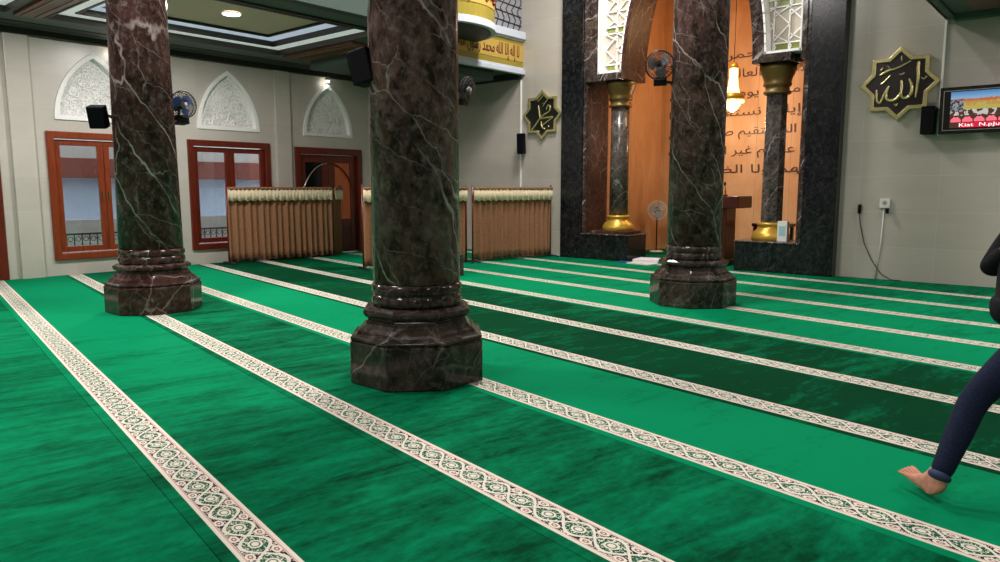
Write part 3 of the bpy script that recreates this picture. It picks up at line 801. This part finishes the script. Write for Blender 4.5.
# added glowing knobs standing in for downlight glints on the glossy wall tile
for yc, lb in ((5.75, 'tiny added glint of a downlight under the cornice near the left column'), (10.5, 'tiny added glint of a downlight above the carved arch over the door')):
    t = empty('added_glint', (XL+.14, yc, 4.08), lb, 'added glint', 'small added glints on the left wall')
    MB().lathe([(.03, 0), (.05, .05), (.05, .09), (.03, .11)], (XL+.12, yc), n=20, z0=4.02).build('body', M['white'], t)
    MB().disc((XL+.12, yc, 4.005), (0, 0, 1), .045, .014).build('lens', M['lamp'], t)

# ------------------------------------------------------------------ curtain partitions
def partition(name, p0, p1, label, legs=True, wf=None, top=1.57, pleat=.15, frame_m=None):
    a = Vector((*p0, 0)); b = Vector((*p1, 0)); d = (b-a); L = d.length; d.normalize(); n = Vector((d.y, -d.x, 0))
    t = empty('curtain_partition', tuple((a+b)/2), label, 'partition', 'brown curtain partitions')
    fm = frame_m or M['wood_dark']
    for q, e in ((a, 0), (b, 1)):
        MB().tube([q+Vector((0, 0, .03)), q+Vector((0, 0, top+.06))], .018, 10).build('post', fm, t)
        if legs: MB().tube([q+n*.26+Vector((0, 0, .02)), q+n*.2+Vector((0, 0, .035)), q-n*.2+Vector((0, 0, .035)), q-n*.26+Vector((0, 0, .02))], .018, 8).build('foot', M['iron'], t)
    MB().tube([a+Vector((0, 0, top)), b+Vector((0, 0, top))], .014, 10).build('top_rail', fm, t)
    MB().tube([a+Vector((0, 0, .10)), b+Vector((0, 0, .10))], .012, 10).build('bottom_rail', M['iron'], t)
    def sheet(z0, z1, amp, per, off, m, nm, rows, seed):
        rnd = random.Random(seed); mb = MB(); N = int(L/per*10); th = .006
        phs = [0]
        for i in range(N): phs.append(phs[-1]+2*PI/10*rnd.uniform(.75, 1.3))
        ph2 = rnd.uniform(0, 6)
        G = []
        for side in (0, 1):
            g_ = []
            for j in range(rows+1):
                z = z0+(z1-z0)*j/rows; row = []; k = 1-.45*(j/rows)
                for i in range(N+1):
                    s_ = L*i/N; o_ = amp*k*math.sin(phs[i])+amp*.35*math.sin(phs[i]*.5+ph2+j*.12)+off
                    zz = z+(.012*math.sin(phs[i]*.5) if j == 0 else 0)
                    p_ = a+d*s_+n*(o_+(th if side else 0)); row.append(mb.bm.verts.new((p_.x, p_.y, zz)))
                g_.append(row)
            G.append(g_)
        for g_ in G:
            for j in range(rows):
                for i in range(N):
                    f = mb.bm.faces.new((g_[j][i], g_[j][i+1], g_[j+1][i+1], g_[j+1][i])); f.smooth = True
        for j in (0, rows):
            for i in range(N): mb.bm.faces.new((G[0][j][i], G[0][j][i+1], G[1][j][i+1], G[1][j][i]))
        for i in (0, N):
            for j in range(rows): mb.bm.faces.new((G[0][j][i], G[0][j+1][i], G[1][j+1][i], G[1][j][i]))
        return mb.build(nm, m, t)
    sd = len(label)
    sheet(.045, top-.02, .036, pleat, 0, M['curtain'], 'curtain', 8, sd)
    sheet(top-.27, top-.005, .004, .08, .066, M['valance'], 'valance', 2, sd+1)
    sheet(top-.045, top+.012, .005, .05, .074, M['curtain'], 'heading', 1, sd+2)
    return t
partition('a', (-13.85, 7.64), (-13.72, 10.12), 'wide brown pleated curtain partition standing in front of the window and double door')
partition('b', (-13.76, 10.19), (-14.04, 10.62), 'narrow dark end panel of curtain beside the double door', legs=False)
partition('c', (-10.30, 11.18), (-9.86, 13.33), 'brown pleated curtain partition between the nearest column and the black niche pier')
partition('d', (-10.98, 8.82), (-10.36, 11.05), 'curtain partition mostly hidden behind the nearest column, its ends peeking out on both sides')

# ------------------------------------------------------------------ calligraphy medallions
def star(cx, cz, R, label, strokes, name, m_in):
    t = empty(name, (cx, YF-.03, cz), label, 'wall medallion', 'star shaped calligraphy medallions')
    def pts(r, ir): return [(cx+(r if i % 2 == 0 else ir)*math.cos(PI/2+i*PI/8), cz+(r if i % 2 == 0 else ir)*math.sin(PI/2+i*PI/8)) for i in range(16)]
    f = lambda y0, y1: (lambda p, k: (p[0], y1 if k else y0, p[1]))
    MB().ringprism(pts(R, R*.77), pts(R*.85, R*.655), f(YF-.07, YF-.003)).build('frame', M['gold_trim'], t, bevel=.008)
    MB().prism(pts(R*.86, R*.66), f(YF-.035, YF-.004)).build('back_plate', m_in, t)
    mb = MB()
    for st in strokes:
        P = [Vector((cx+x*R, YF-.05, cz+y*R)) for x, y, w_ in st]; W = [w_*R for x, y, w_ in st]
        # resample with smooth interpolation
        Q = []; WW = []
        for i in range(len(P)-1):
            p0, p1, p2, p3 = P[max(i-1, 0)], P[i], P[i+1], P[min(i+2, len(P)-1)]
            for k in range(6):
                u_ = k/6
                Q.append(.5*((2*p1)+(p2-p0)*u_+(2*p0-5*p1+4*p2-p3)*u_**2+(3*p1-p0-3*p2+p3)*u_**3)); WW.append(W[i]*(1-u_)+W[i+1]*u_)
        Q.append(P[-1]); WW.append(W[-1])
        mb.tube(Q, lambda u_, WW=WW: WW[min(len(WW)-1, int(round(u_*(len(WW)-1))))], 8)
    mb.build('lettering', M['gold_trim'], t)
def S(raw, cx, cy, R): return [[((x-cx)/R, (cy-y)/R, w_) for x, y, w_ in st] for st in raw]
allah = S([[(418,150,.045),(416,200,.05),(420,270,.045),(412,395,.03)],
 [(365,262,.03),(384,310,.045),(380,370,.05),(350,392,.045),(322,370,.04),(318,268,.035)],
 [(318,268,.03),(322,340,.035),(290,395,.05),(245,400,.045),(225,370,.04),(240,300,.03)],
 [(240,300,.03),(215,350,.035),(190,412,.045),(168,392,.04),(162,320,.025)],
 [(175,222,.03),(230,195,.04),(290,180,.03),(370,142,.02)], [(185,285,.02),(215,262,.025),(245,228,.018)],
 [(178,190,.03),(195,172,.02)], [(222,160,.018),(238,178,.018)], [(308,100,.018),(310,135,.018)],
 [(300,222,.02),(314,228,.022),(334,218,.02)], [(440,258,.02),(455,272,.025),(475,255,.02)], [(280,425,.02),(292,440,.02),(304,424,.02)]], 305, 290, 255)
star(-2.93, 3.27, .60, 'large gold edged star medallion on the right wall beside the television', allah, 'calligraphy_medallion', mat('dark_maroon_plate', (30, 16, 18), .35))
muh = S([[(130,418,.045),(175,375,.045),(215,330,.04),(260,300,.045),(310,275,.04),(318,240,.04),(295,232,.035),(282,262,.03)],
 [(205,225,.03),(212,280,.045),(222,330,.04)], [(222,330,.04),(280,325,.045),(345,322,.035)], [(230,350,.04),(240,395,.045),(270,412,.04)],
 [(345,325,.03),(290,355,.035),(250,380,.03)], [(150,185,.05),(160,165,.04)], [(185,175,.03),(235,135,.03)], [(195,195,.03),(270,135,.03)],
 [(245,235,.025),(300,175,.03)], [(255,205,.02),(240,215,.02)], [(200,420,.02),(208,435,.02),(216,420,.02)], [(300,385,.02),(310,400,.02)]], 238, 300, 195)
star(-10.33, 3.24, .565, 'smaller gold edged star medallion left of the black niche pier', muh, 'calligraphy_medallion', mat('black_green_plate', (18, 20, 16), .35))

# ------------------------------------------------------------------ television
t = empty('television', (-1.65, 13.42, 2.36), 'wall mounted flat television showing a building, crowd and red caption', 'television')
TX0, TX1, TZ0, TZ1, TY = -2.28, -.98, 2.40, 3.11, 13.36
til = .06
def ty(z): return TY+(TZ1-z)*0+ (z-TZ0)*-.08
def tp(x, z, off=0): return (x, ty(z)+off, z)
def tprism(name, x0, x1, z0, z1, o0, o1, m, par, bev=0):
    mb = MB(); mb.prism([(x0, z0), (x1, z0), (x1, z1), (x0, z1)], lambda p, k: tp(p[0], p[1], o1 if k else o0)); return mb.build(name, m, par, bevel=bev)
tprism('casing', TX0, TX1, TZ0, TZ1, 0, .07, M['black_gloss'], t, .008)
mb = MB(); mb.ringprism([(TX0+.05, TZ0+.05), (TX1-.05, TZ0+.05), (TX1-.05, TZ1-.05), (TX0+.05, TZ1-.05)], [(TX0+.062, TZ0+.062), (TX1-.062, TZ0+.062), (TX1-.062, TZ1-.062), (TX0+.062, TZ1-.062)], lambda p, k: tp(p[0], p[1], .002 if k else -.004))
mb.build('bezel_line', M['chrome'], t)
def em(name, rgb, s=1.0): return mat(name, (8, 8, 8), .15, emit=rgb, es=s)
def screen_mat():
    m = mat('lit_screen_picture', (5, 5, 5), .12, es=1, emit=(255, 255, 255)); q = NT(m)
    s = q.n('ShaderNodeSeparateXYZ'); q.l(q.n('ShaderNodeTexCoord').outputs['UV'], s.inputs[0]); u, v = s.outputs[0], s.outputs[1]
    def st(o, a): return q.math('GREATER_THAN', o, a)
    nz = q.noise(q.pos((22, 12, 1), uv=True), 1, 4, .6)
    vv = q.math('ADD', v, q.math('MULTIPLY', q.math('SUBTRACT', nz, .5), .12))
    c = q.mix(nz, (96, 60, 40), (60, 40, 34))
    n2 = q.noise(q.pos((16, 6, 1), uv=True), 1, 2, .5)
    c = q.mix(q.math('MULTIPLY', st(vv, .34), st(n2, .5)), c, (205, 200, 196))
    c = q.mix(st(vv, .50), c, (188, 176, 92))
    c = q.mix(q.math('MULTIPLY', st(vv, .60), st(n2, .46)), c, (196, 148, 74))
    c = q.mix(st(vv, .72), c, (190, 112, 76))
    sky = q.mix(q.ramp(v, .76, 1), (150, 190, 220), (72, 130, 190))
    c = q.mix(st(vv, .80), c, sky)
    left = q.math('LESS_THAN', u, .16)
    c = q.mix(q.math('MULTIPLY', left, q.math('MULTIPLY', st(v, .45), q.math('LESS_THAN', v, .78))), c, q.mix(st(nz, .5), (150, 150, 160), (60, 56, 60)))
    q.l(c, q.b.inputs['Emission Color']); q.b.inputs['Emission Strength'].default_value = .8
    return m
sx0, sx1, sz0, sz1 = TX0+.15, TX1-.07, TZ0+.09, TZ1-.075
scn = tprism('screen', sx0, sx1, sz0, sz1, -.004, .001, screen_mat(), t)
uvl = scn.data.uv_layers.new(name='UVMap')
for lp in scn.data.loops:
    co = scn.data.vertices[lp.vertex_index].co; uvl.data[lp.index].uv = ((co.x-1.65-sx0)/(sx1-sx0), (co.z+2.36-sz0)/(sz1-sz0))
RED = em('lit_red_caption', (214, 30, 62), .9); PINK = em('lit_pink_figures', (255, 110, 130), 1.0); WH = em('lit_white_letters', (255, 240, 240), 1.3)
tprism('caption_bar', sx0+.13, sx1, sz0, sz0+.075, -.008, -.004, RED, scn)
mb = MB()
x = sx0+.02
while x < sx1-.12:
    P = [(x, sz0+.085)]+[(x+.06+.07*math.cos(PI-PI*i/8), sz0+.10+.055*math.sin(PI*i/8)*(1+.3*(i % 2))) for i in range(9)]+[(x+.13, sz0+.085)]
    mb.prism(P, lambda p, k: tp(p[0], p[1], -.005 if k else -.008)); x += .155
mb.build('caption_figures', PINK, scn)
text_obj('caption_text', 'Kiat  N.pJumaah', .075, WH, (sx0+.52, ty(sz0+.03)-.011, sz0+.015), (PI/2, 0, 0), scn, fit=.78, extrude=.001)
mb = MB().box(-1.95, -1.3, 13.43, YF-.002, 2.6, 2.9); mb.build('wall_bracket', M['iron'], t)
t = tag(MB().box(-2.55, -2.36, 13.42, YF-.002, 2.42, 2.86).build('black_wall_box', M['black'], bevel=.01), 'black box fixed to the wall just left of the television', 'wall box')

# ------------------------------------------------------------------ wall socket, microphone and cables
t = empty('wall_socket', (-3.03, YF-.02, 1.30), 'white wall socket with black plug on the right wall', 'socket')
MB().box(-3.11, -2.95, YF-.045, YF-.001, 1.22, 1.38).build('plate', M['white'], t, bevel=.008)
MB().disc((-3.03, YF-.046, 1.31), (0, -1, 0), .035, .004).build('outlet', M['plain'], t)
MB().box(-3.0, -2.955, YF-.09, YF-.045, 1.13, 1.22).build('plug', M['black'], t, bevel=.006)
MB().tube([(-3.04, YF-.012, 1.22), (-3.06, YF-.012, .6), (-3.11, YF-.012, .005)], .011, 8).build('white_cable_cover', M['white'], t)
t = empty('hanging_microphone', (-3.42, YF-.03, 1.2), 'black connector hanging on the wall with thin cable sagging to the carpet', 'cable')
MB().lathe([(.02, 0), (.028, .03), (.03, .13), (.022, .16)], (-3.42, YF-.036), n=16, z0=1.12).build('connector', M['black'], t)
MB().tube([(-3.42, YF-.036, 1.13), (-3.40, YF-.03, .95), (-3.32, YF-.03, .62), (-3.18, YF-.03, .32), (-3.02, YF-.04, .10), (-2.86, YF-.06, .01), (-2.7, YF-.08, .008)], .008, 6).build('cable', M['iron'], t)

# ------------------------------------------------------------------ speakers and fans
def oriented(az, tilt):
    n = Vector((math.cos(az)*math.cos(tilt), math.sin(az)*math.cos(tilt), math.sin(tilt)))
    sd = Vector((-math.sin(az), math.cos(az), 0)); up = n.cross(sd); return n, sd, up
def speaker(c, az, tilt, hw, hh, hd, label, anchor, m=None):
    n, sd, up = oriented(az, tilt); c = Vector(c); m = m or M['black']
    t = empty('loudspeaker', tuple(c), label, 'loudspeaker', 'black loudspeakers')
    MB().obox(c, sd, n, up, hw, hd, hh).build('cabinet', m, t, bevel=.015)
    MB().obox(c+n*(hd+.004), sd, n, up, hw*.9, .006, hh*.93).build('grille', M['navy'], t, bevel=.004)
    a = Vector(anchor)
    MB().tube([c-n*hd, (c-n*hd+a)/2+Vector((0, 0, .02)), a], .018, 8).build('bracket', M['iron'], t)
    return t
def wall_fan(c, az, tilt, R, label, anchor, blade_m, hub_m, name='wall_fan', gm=None):
    n, sd, up = oriented(az, tilt); c = Vector(c)
    t = empty(name, tuple(c), label, 'fan', 'black wall fans')
    mb = MB()
    mb.ring(c, n, R, .008, 36, 6); mb.ring(c-n*.06, n, R*.96, .006, 36, 6)
    for k in range(30):
        a = 2*PI*k/30; d = sd*math.cos(a)+up*math.sin(a)
        mb.tube([c+n*.045+d*R*.15, c+n*.04+d*R*.6, c+d*R, c-n*.06+d*R*.9, c-n*.09+d*R*.35], .0028, 4)
    mb.ring(c+n*.043, n, R*.5, .003, 28, 4); mb.ring(c+n*.03, n, R*.78, .003, 28, 4)
    mb.build('guard', gm or M['iron'], t)
    mb = MB()
    for k in range(3):
        a0 = 2*PI*k/3; P = []
        for i in range(9):
            a = a0+i/8*1.5; r = R*.86*(.75+.25*math.sin(PI*i/8)); P.append((a, r))
        vt = []; vb = []
        for i, (a, r) in enumerate(P):
            d = sd*math.cos(a)+up*math.sin(a); q = n*(.025-.05*i/8)
            vt.append((mb.bm.verts.new(c-n*.02+q+d*R*.2), mb.bm.verts.new(c-n*.02+q+d*r)))
            vb.append((mb.bm.verts.new(c-n*.023+q+d*R*.2), mb.bm.verts.new(c-n*.023+q+d*r)))
        for L in (vt, vb):
            for x_, y_ in zip(L, L[1:]): mb.bm.faces.new((x_[0], x_[1], y_[1], y_[0]))
        for i in range(8):
            for e in (0, 1): mb.bm.faces.new((vt[i][e], vt[i+1][e], vb[i+1][e], vb[i][e]))
    mb.build('blades', blade_m, t)
    MB().disc(c-n*.04, n, R*.2, .08, 24, .6).build('hub', hub_m, t)
    MB().disc(c-n*.19, n, R*.36, .12, 24, .9).build('motor', M['black'], t)
    if anchor:
        a = Vector(anchor)
        MB().tube([c-n*.13, c-n*.15-up*R*.8, c-n*.12-up*R*1.05], .018, 8).obox(c-n*.12-up*R*1.1, sd, n, up, .08, .07, .055).build('base_box', M['black'], t)
        MB().tube([c-n*.12-up*R*1.1, a], .018, 8).build('arm', M['iron'], t)
    return t
# big speaker on the left side of the nearest column
speaker((-4.58, 3.735, 2.49), -2.75, -.25, .085, .135, .085, 'big black speaker mounted high on the left side of the nearest column', (-4.58, 3.87, 2.47), M['navy'])
speaker((-9.58, 3.66, 2.42), -.75, -.3, .10, .135, .07, 'small black speaker on the left side of the leftmost column', (-9.52, 3.80, 2.42))
speaker((-10.86, 13.50, 2.60), -1.5, -.05, .085, .24, .07, 'slim black column speaker on the front wall below the star medallion', (-10.86, 13.64, 2.6))
wall_fan((-9.36, 4.64, 2.64), .1, .1, .17, 'round wall fan with blue blades on the right side of the leftmost column', (-9.38, 4.50, 2.40), M['fan_blue'], M['white'])
wall_fan((-4.72, 8.74, 3.15), -1.2, -.1, .185, 'round dark wall fan on the left side of the right column', (-4.60, 8.88, 2.93), mat('smoky_plastic', (110, 104, 104), .3), M['black'])
wall_fan((-8.93, 9.62, 3.30), .2, -.1, .21, 'dark blue wall fan peeking out right behind the nearest column', (-9.12, 9.38, 3.05), M['navy'], M['white'])
# standing fan in the niche
c = Vector((-8.62, 16.05, 1.02))
t = wall_fan(c, -1.05, 0, .23, 'small standing fan with pale blades inside the niche', None, mat('clear_blades', (170, 172, 172), .3), M['fan_green'], 'standing_fan', M['white'])
MB().tube([(-8.66, 16.12, .03), (-8.66, 16.12, .82), (-8.64, 16.11, 1.0)], .016, 8).build('pole', M['iron'], t)
MB().disc((-8.66, 16.12, .001), (0, 0, 1), .17, .03, 32, .8).build('foot', M['white'], t)

# ------------------------------------------------------------------ chandelier
x, y = -6.77, 15.95
t = empty('chandelier', (x, y, 3.2), 'lit warm crystal chandelier hanging in the niche beside the right column', 'chandelier')
MB().tube([(x, y, 4.3), (x, y, 6.19)], .008, 8).build('chain', M['iron'], t)
MB().lathe([(.03, 4.34), (.09, 4.28), (.10, 4.22), (.06, 4.18)], (x, y), n=24).build('crown', M['gold'], t)
MB().lathe([(.09, 4.20), (.095, 4.0), (.11, 3.82), (.14, 3.70), (.15, 3.66)], (x, y), n=24).build('crystal_stem', M['lamp_warm'], t)
MB().lathe([(.16, 3.66), (.24, 3.64), (.25, 3.58), (.24, 3.52), (.17, 3.50)], (x, y), n=32).build('gold_hoop', M['gold'], t)
MB().lathe([(.20, 3.51), (.19, 3.44), (.15, 3.36), (.09, 3.29), (.03, 3.25), (.005, 3.24)], (x, y), n=32).build('crystal_bowl', M['lamp_warm'], t)
mb = MB()
for k in range(20):
    a = 2*PI*k/20; mb.lathe([(.004, .0), (.018, .03), (.014, .05), (.002, .08)], (x+.235*math.cos(a), y+.235*math.sin(a)), n=6, z0=3.44, sm=False)
mb.build('crystal_drops', M['lamp_warm'], t)

# ------------------------------------------------------------------ podium and small things in the niche
t = empty('podium', (-5.95, 14.2, 0), 'dark mahogany podium standing in the niche behind the right column', 'podium')
MB().box(-6.6, -5.92, 13.95, 14.55, .001, .12).build('base', M['podium'], t, bevel=.01)
MB().box(-6.55, -5.98, 14.0, 14.48, .12, 1.16).build('body', M['podium'], t, bevel=.012)
MB().box(-6.48, -6.05, 13.985, 14.0, .25, 1.0).build('front_panel', M['wood_dark'], t, bevel=.006)
MB().box(-6.7, -5.70, 13.9, 14.6, 1.16, 1.40).build('top', M['podium'], t, bevel=.015)
mb = MB()
for i in range(7): mb.lathe([(.02, 0), (.03, .03), (.012, .06), (.02, .09), (.008, .12)], (-6.6+i*.1, 13.96), n=10, z0=1.40)
mb.build('carved_crest', M['wood'], t)
t = empty('podium_microphone', (-6.1, 14.2, 1.401), 'thin black gooseneck microphone standing on the podium', 'microphone')
MB().disc((-6.1, 14.2, 1.401), (0, 0, 1), .05, .02, 20).build('stand', M['black'], t)
MB().tube([(-6.1, 14.2, 1.42), (-6.1, 14.18, 1.55), (-6.09, 14.13, 1.62)], .007, 6).build('gooseneck', M['black'], t)
MB().tube([(-6.09, 14.13, 1.62), (-6.07, 14.09, 1.67)], .02, 10).build('head', M['black'], t)
t = empty('stool', (-5.45, 15.3, 0), 'low dark red stool inside the niche right of the podium', 'stool')
MB().box(-5.85, -5.1, 15.0, 15.5, .76, .83).build('seat', M['podium'], t, bevel=.015)
for sx in (-5.82, -5.19):
    for sy in (15.03, 15.41): MB().box(sx, sx+.06, sy, sy+.06, .001, .76).build('leg', M['podium'], t)
t = empty('microphone_stand', (-5.65, 15.9, 0), 'thin upright microphone stand behind the podium in the niche', 'microphone stand')
MB().tube([(-5.65, 15.9, .02), (-5.65, 15.9, 1.35)], .008, 6).build('pole', M['iron'], t)
MB().disc((-5.65, 15.9, .001), (0, 0, 1), .12, .02, 24).build('foot', M['iron'], t)
MB().tube([(-5.65, 15.9, 1.35), (-5.65, 15.82, 1.42)], .018, 8).build('head', M['black'], t)
# white box beside the right gold base
t = empty('tissue_box', (-4.72, 13.62, .573), 'white box standing on the right niche plinth beside the gold column base', 'box')
MB().box(-4.80, -4.62, 13.56, 13.68, .573, .95).build('carton', M['white'], t, bevel=.006)
MB().box(-4.77, -4.65, 13.556, 13.559, .68, .86).build('printed_panel', mat('pale_blue_print', (150, 186, 196), .5), t)
# papers / cloth lying at the mouth of the niche
def slabthing(name, x0, x1, y0, y1, z0, z1, m, label, cat, group=None, rot=0):
    mb = MB(); c = Vector(((x0+x1)/2, (y0+y1)/2)); hx, hy = (x1-x0)/2, (y1-y0)/2
    d = Vector((math.cos(rot), math.sin(rot), 0)); e = Vector((-d.y, d.x, 0))
    mb.obox((c.x, c.y, (z0+z1)/2), d, e, (0, 0, 1), hx, hy, (z1-z0)/2)
    return tag(mb.build(name, m, bevel=.004), label, cat, group)
slabthing('folded_white_cloth', -7.80, -7.25, 13.44, 13.98, .003, .07, M['pot_white'], 'folded white cloth lying on the carpet between the left niche plinth and right column', 'cloth', rot=.2)
slabthing('blue_folder', -8.0, -7.75, 13.2, 13.37, .003, .022, M['fan_blue'], 'small blue folder at the corner of the left niche plinth', 'folder', rot=.1)
slabthing('white_booklet', -7.68, -7.1, 13.02, 13.34, .003, .03, M['white'], 'white booklet lying flat in front of the folded cloth', 'booklet', rot=-.15)

# ------------------------------------------------------------------ person walking at the right edge
def skin(name, verts, edges, radii, m, parent, root=0, sub=2, loc=Vector((0, 0, 0))):
    me = bpy.data.meshes.new(name); me.from_pydata([Vector(v)-loc for v in verts], edges, []); me.materials.append(m)
    o = bpy.data.objects.new(name, me); C.objects.link(o); o.parent = parent
    md = o.modifiers.new('skin', 'SKIN'); md.use_smooth_shade = True; md.branch_smoothing = .4
    sv = me.skin_vertices[0].data if me.skin_vertices else None
    if sv is None:
        bm = bmesh.new(); bm.from_mesh(me); bm.verts.layers.skin.verify(); bm.to_mesh(me); bm.free(); sv = me.skin_vertices[0].data
    for i, r in enumerate(radii):
        sv[i].radius = (r, r) if not isinstance(r, tuple) else r; sv[i].use_root = (i == root)
    s2 = o.modifiers.new('sub', 'SUBSURF'); s2.levels = sub; s2.render_levels = sub
    dg = bpy.context.evaluated_depsgraph_get(); m2 = bpy.data.meshes.new_from_object(o.evaluated_get(dg)); o.modifiers.clear(); o.data = m2
    m2.materials.clear(); m2.materials.append(m); m2.shade_smooth()
    return o
W2 = Vector((-.77, -.63, 0)).normalized(); LF = Vector((.63, -.77, 0)).normalized(); Z = Vector((0, 0, 1))
B = Vector((-.26, 4.42, 0))
per = empty('person', tuple(B), 'person at the right edge walking left, in dark jacket and dark blue jeans, barefoot', 'person')
def at(f, l, z): return B+W2*f+LF*l+Z*z
ankleL = Vector((-.575, 4.0, .104)); kneeL = Vector((-.475, 4.215, .50)); hipL = at(0, .09, .90)
ankleR = at(-.42, -.10, .19); kneeR = at(-.16, -.10, .50); hipR = at(0, -.09, .90)
FD = Vector((-.72, .70, 0)).normalized()           # direction of the leading foot
def foot(ankle, fd, pitch, side):
    """toes, sole and heel as skinned chain; returns verts, edges, radii (index 0 = ankle)"""
    fw = (fd*math.cos(pitch)+Z*math.sin(pitch)).normalized(); up = (Z*math.cos(pitch)-fd*math.sin(pitch)).normalized(); sd = fw.cross(up)*side
    heel = ankle-fw*.035-up*.055
    v = [ankle, heel, ankle+fw*.06-up*.045, ankle+fw*.125-up*.058]; r = [.043, .038, .042, .042]; e = [(0, 1), (0, 2), (2, 3)]
    for k in range(5):
        o_ = (k-1.6)*.017; ln = (.085, .082, .075, .066, .054)[k]; rr = (.0125, .009, .0085, .008, .0075)[k]
        i = len(v)
        v += [ankle+fw*.148-up*.064+sd*o_*1.0, ankle+fw*(.148+ln*.55)-up*.066+sd*o_*1.25, ankle+fw*(.148+ln)-up*.071+sd*o_*1.3]
        r += [rr*1.25, rr*1.05, rr]; e += [(3, i), (i, i+1), (i+1, i+2)]
    return v, e, r
# body: one continuous surface from head to hands and feet
v = [at(0, 0, .95), at(0, 0, 1.12), at(.0, 0, 1.30), at(0, 0, 1.42), at(.01, 0, 1.50), at(.03, 0, 1.58), at(.035, 0, 1.66)]
r = [.13, .12, .14, .07, .055, .075, .085]
e = [(0, 1), (1, 2), (2, 3), (3, 4), (4, 5), (5, 6)]
for hip, kn, an, fd, pi_, sd in ((hipL, kneeL, ankleL, FD, .24, -1), (hipR, kneeR, ankleR, W2, -.5, 1)):
    i = len(v); v += [hip, (hip+kn)/2, kn, (kn*.6+an*.4)]; r += [.085, .072, .052, .050]; e += [(0, i), (i, i+1), (i+1, i+2), (i+2, i+3)]
    fv, fe, fr = foot(an, fd, pi_, sd); j = len(v); v += fv; r += fr; e += [(i+3, j)]+[(a+j, b+j) for a, b in fe]
for s, el, wr, hd_ in ((1, at(-.16, .25, 1.10), at(-.10, .27, .86), at(-.06, .27, .78)), (-1, at(.14, -.19, 1.12), at(.10, -.10, 1.27), at(.03, -.02, 1.29))):
    i = len(v); sh = at(0, .185*s, 1.37); v += [sh, el, wr, hd_]; r += [.055, .042, .028, .030]; e += [(2, i), (i, i+1), (i+1, i+2), (i+2, i+3)]
    hdir = (hd_-wr).normalized(); hn = hdir.cross(W2).normalized() if abs(hdir.dot(W2)) < .9 else Z; hs = hdir.cross(hn).normalized()
    for k in range(4):
        j = len(v); o_ = (k-1.5)*.02; ln = (.062, .072, .068, .052)[k]
        v += [hd_+hdir*.035+hs*o_, hd_+hdir*(.035+ln*.5)+hs*o_+hn*.008, hd_+hdir*(.035+ln*.9)+hs*o_+hn*.025]; r += [.0095, .009, .008]; e += [(i+3, j), (j, j+1), (j+1, j+2)]
    j = len(v); v += [hd_-hdir*.01+hs*.035, hd_+hdir*.025+hs*.055+hn*.01]; r += [.011, .009]; e += [(i+3, j), (j, j+1)]
skin('body', v, e, r, M['skin'], per, 0, 2, B)
# jeans
v = [at(0, 0, 1.0), at(0, 0, .93)]; r = [(.135, .15), (.14, .16)]; e = [(0, 1)]
for hip, kn, an in ((hipL, kneeL, ankleL), (hipR, kneeR, ankleR)):
    i = len(v); low = an+(kn-an)*.05
    v += [hip-Z*.03, (hip+kn)/2, kn, kn*.55+low*.45, kn*.2+low*.8, low]; r += [.098, .092, .074, .068, .056, .054]
    e += [(1, i)]+[(i+q, i+q+1) for q in range(5)]
skin('jeans', v, e, r, M['jeans'], per, 1, 2, B)
v = [ankleL+(kneeL-ankleL)*.01, ankleL+(kneeL-ankleL)*.16]
skin('jeans_cuff', v, [(0, 1)], [.064, .062], mat('faded_denim', (44, 56, 88), .8), per, 0, 2, B)
# jacket
v = [at(.05, 0, .84), at(.055, 0, 1.0), at(.06, 0, 1.15), at(.01, 0, 1.30), at(0, 0, 1.42), at(0, 0, 1.46)]; r = [.175, .178, .175, .17, .09, .075]
e = [(i, i+1) for i in range(5)]
for s, el, wr in ((1, at(-.16, .25, 1.10), at(-.10, .27, .86)), (-1, at(.14, -.19, 1.12), at(.10, -.10, 1.27))):
    i = len(v); sh = at(0, .19*s, 1.36); v += [sh, (sh+el)/2, el, wr*.85+el*.15]; r += [.075, .065, .058, .045]; e += [(3, i), (i, i+1), (i+1, i+2), (i+2, i+3)]
skin('jacket', v, e, r, M['jacket'], per, 2, 2, B)
# head details: hair cap, ears, nose, eyes, mouth
hc = at(.045, 0, 1.64)
def ell(c, rx, ry, rz, m, name, seg=20):
    mb = MB(); bmesh.ops.create_uvsphere(mb.bm, u_segments=seg, v_segments=seg//2, radius=1)
    Rm = Matrix((tuple(W2)+(0,), tuple(LF)+(0,), (0, 0, 1, 0), (0, 0, 0, 1))).transposed()
    bmesh.ops.transform(mb.bm, matrix=Matrix.Translation(c) @ Rm @ Matrix.Diagonal((rx, ry, rz, 1)), verts=mb.bm.verts[:])
    return mb.build(name, m, per, smooth=True)
ell(hc, .098, .077, .115, M['skin'], 'face')
ell(hc-W2*.018+Z*.03, .100, .084, .105, M['hair'], 'hair')
for s in (-1, 1):
    ell(hc+LF*.078*s-Z*.005, .018, .008, .03, M['skin'], 'ear', 10)
    ell(hc+W2*.086+LF*.032*s+Z*.005, .010, .013, .008, M['white'], 'eye', 10)
ell(hc+W2*.102-Z*.02, .016, .012, .026, M['skin'], 'nose', 10)
ell(hc+W2*.088-Z*.058, .010, .024, .007, mat('lips', (130, 70, 62), .5), 'mouth', 10)
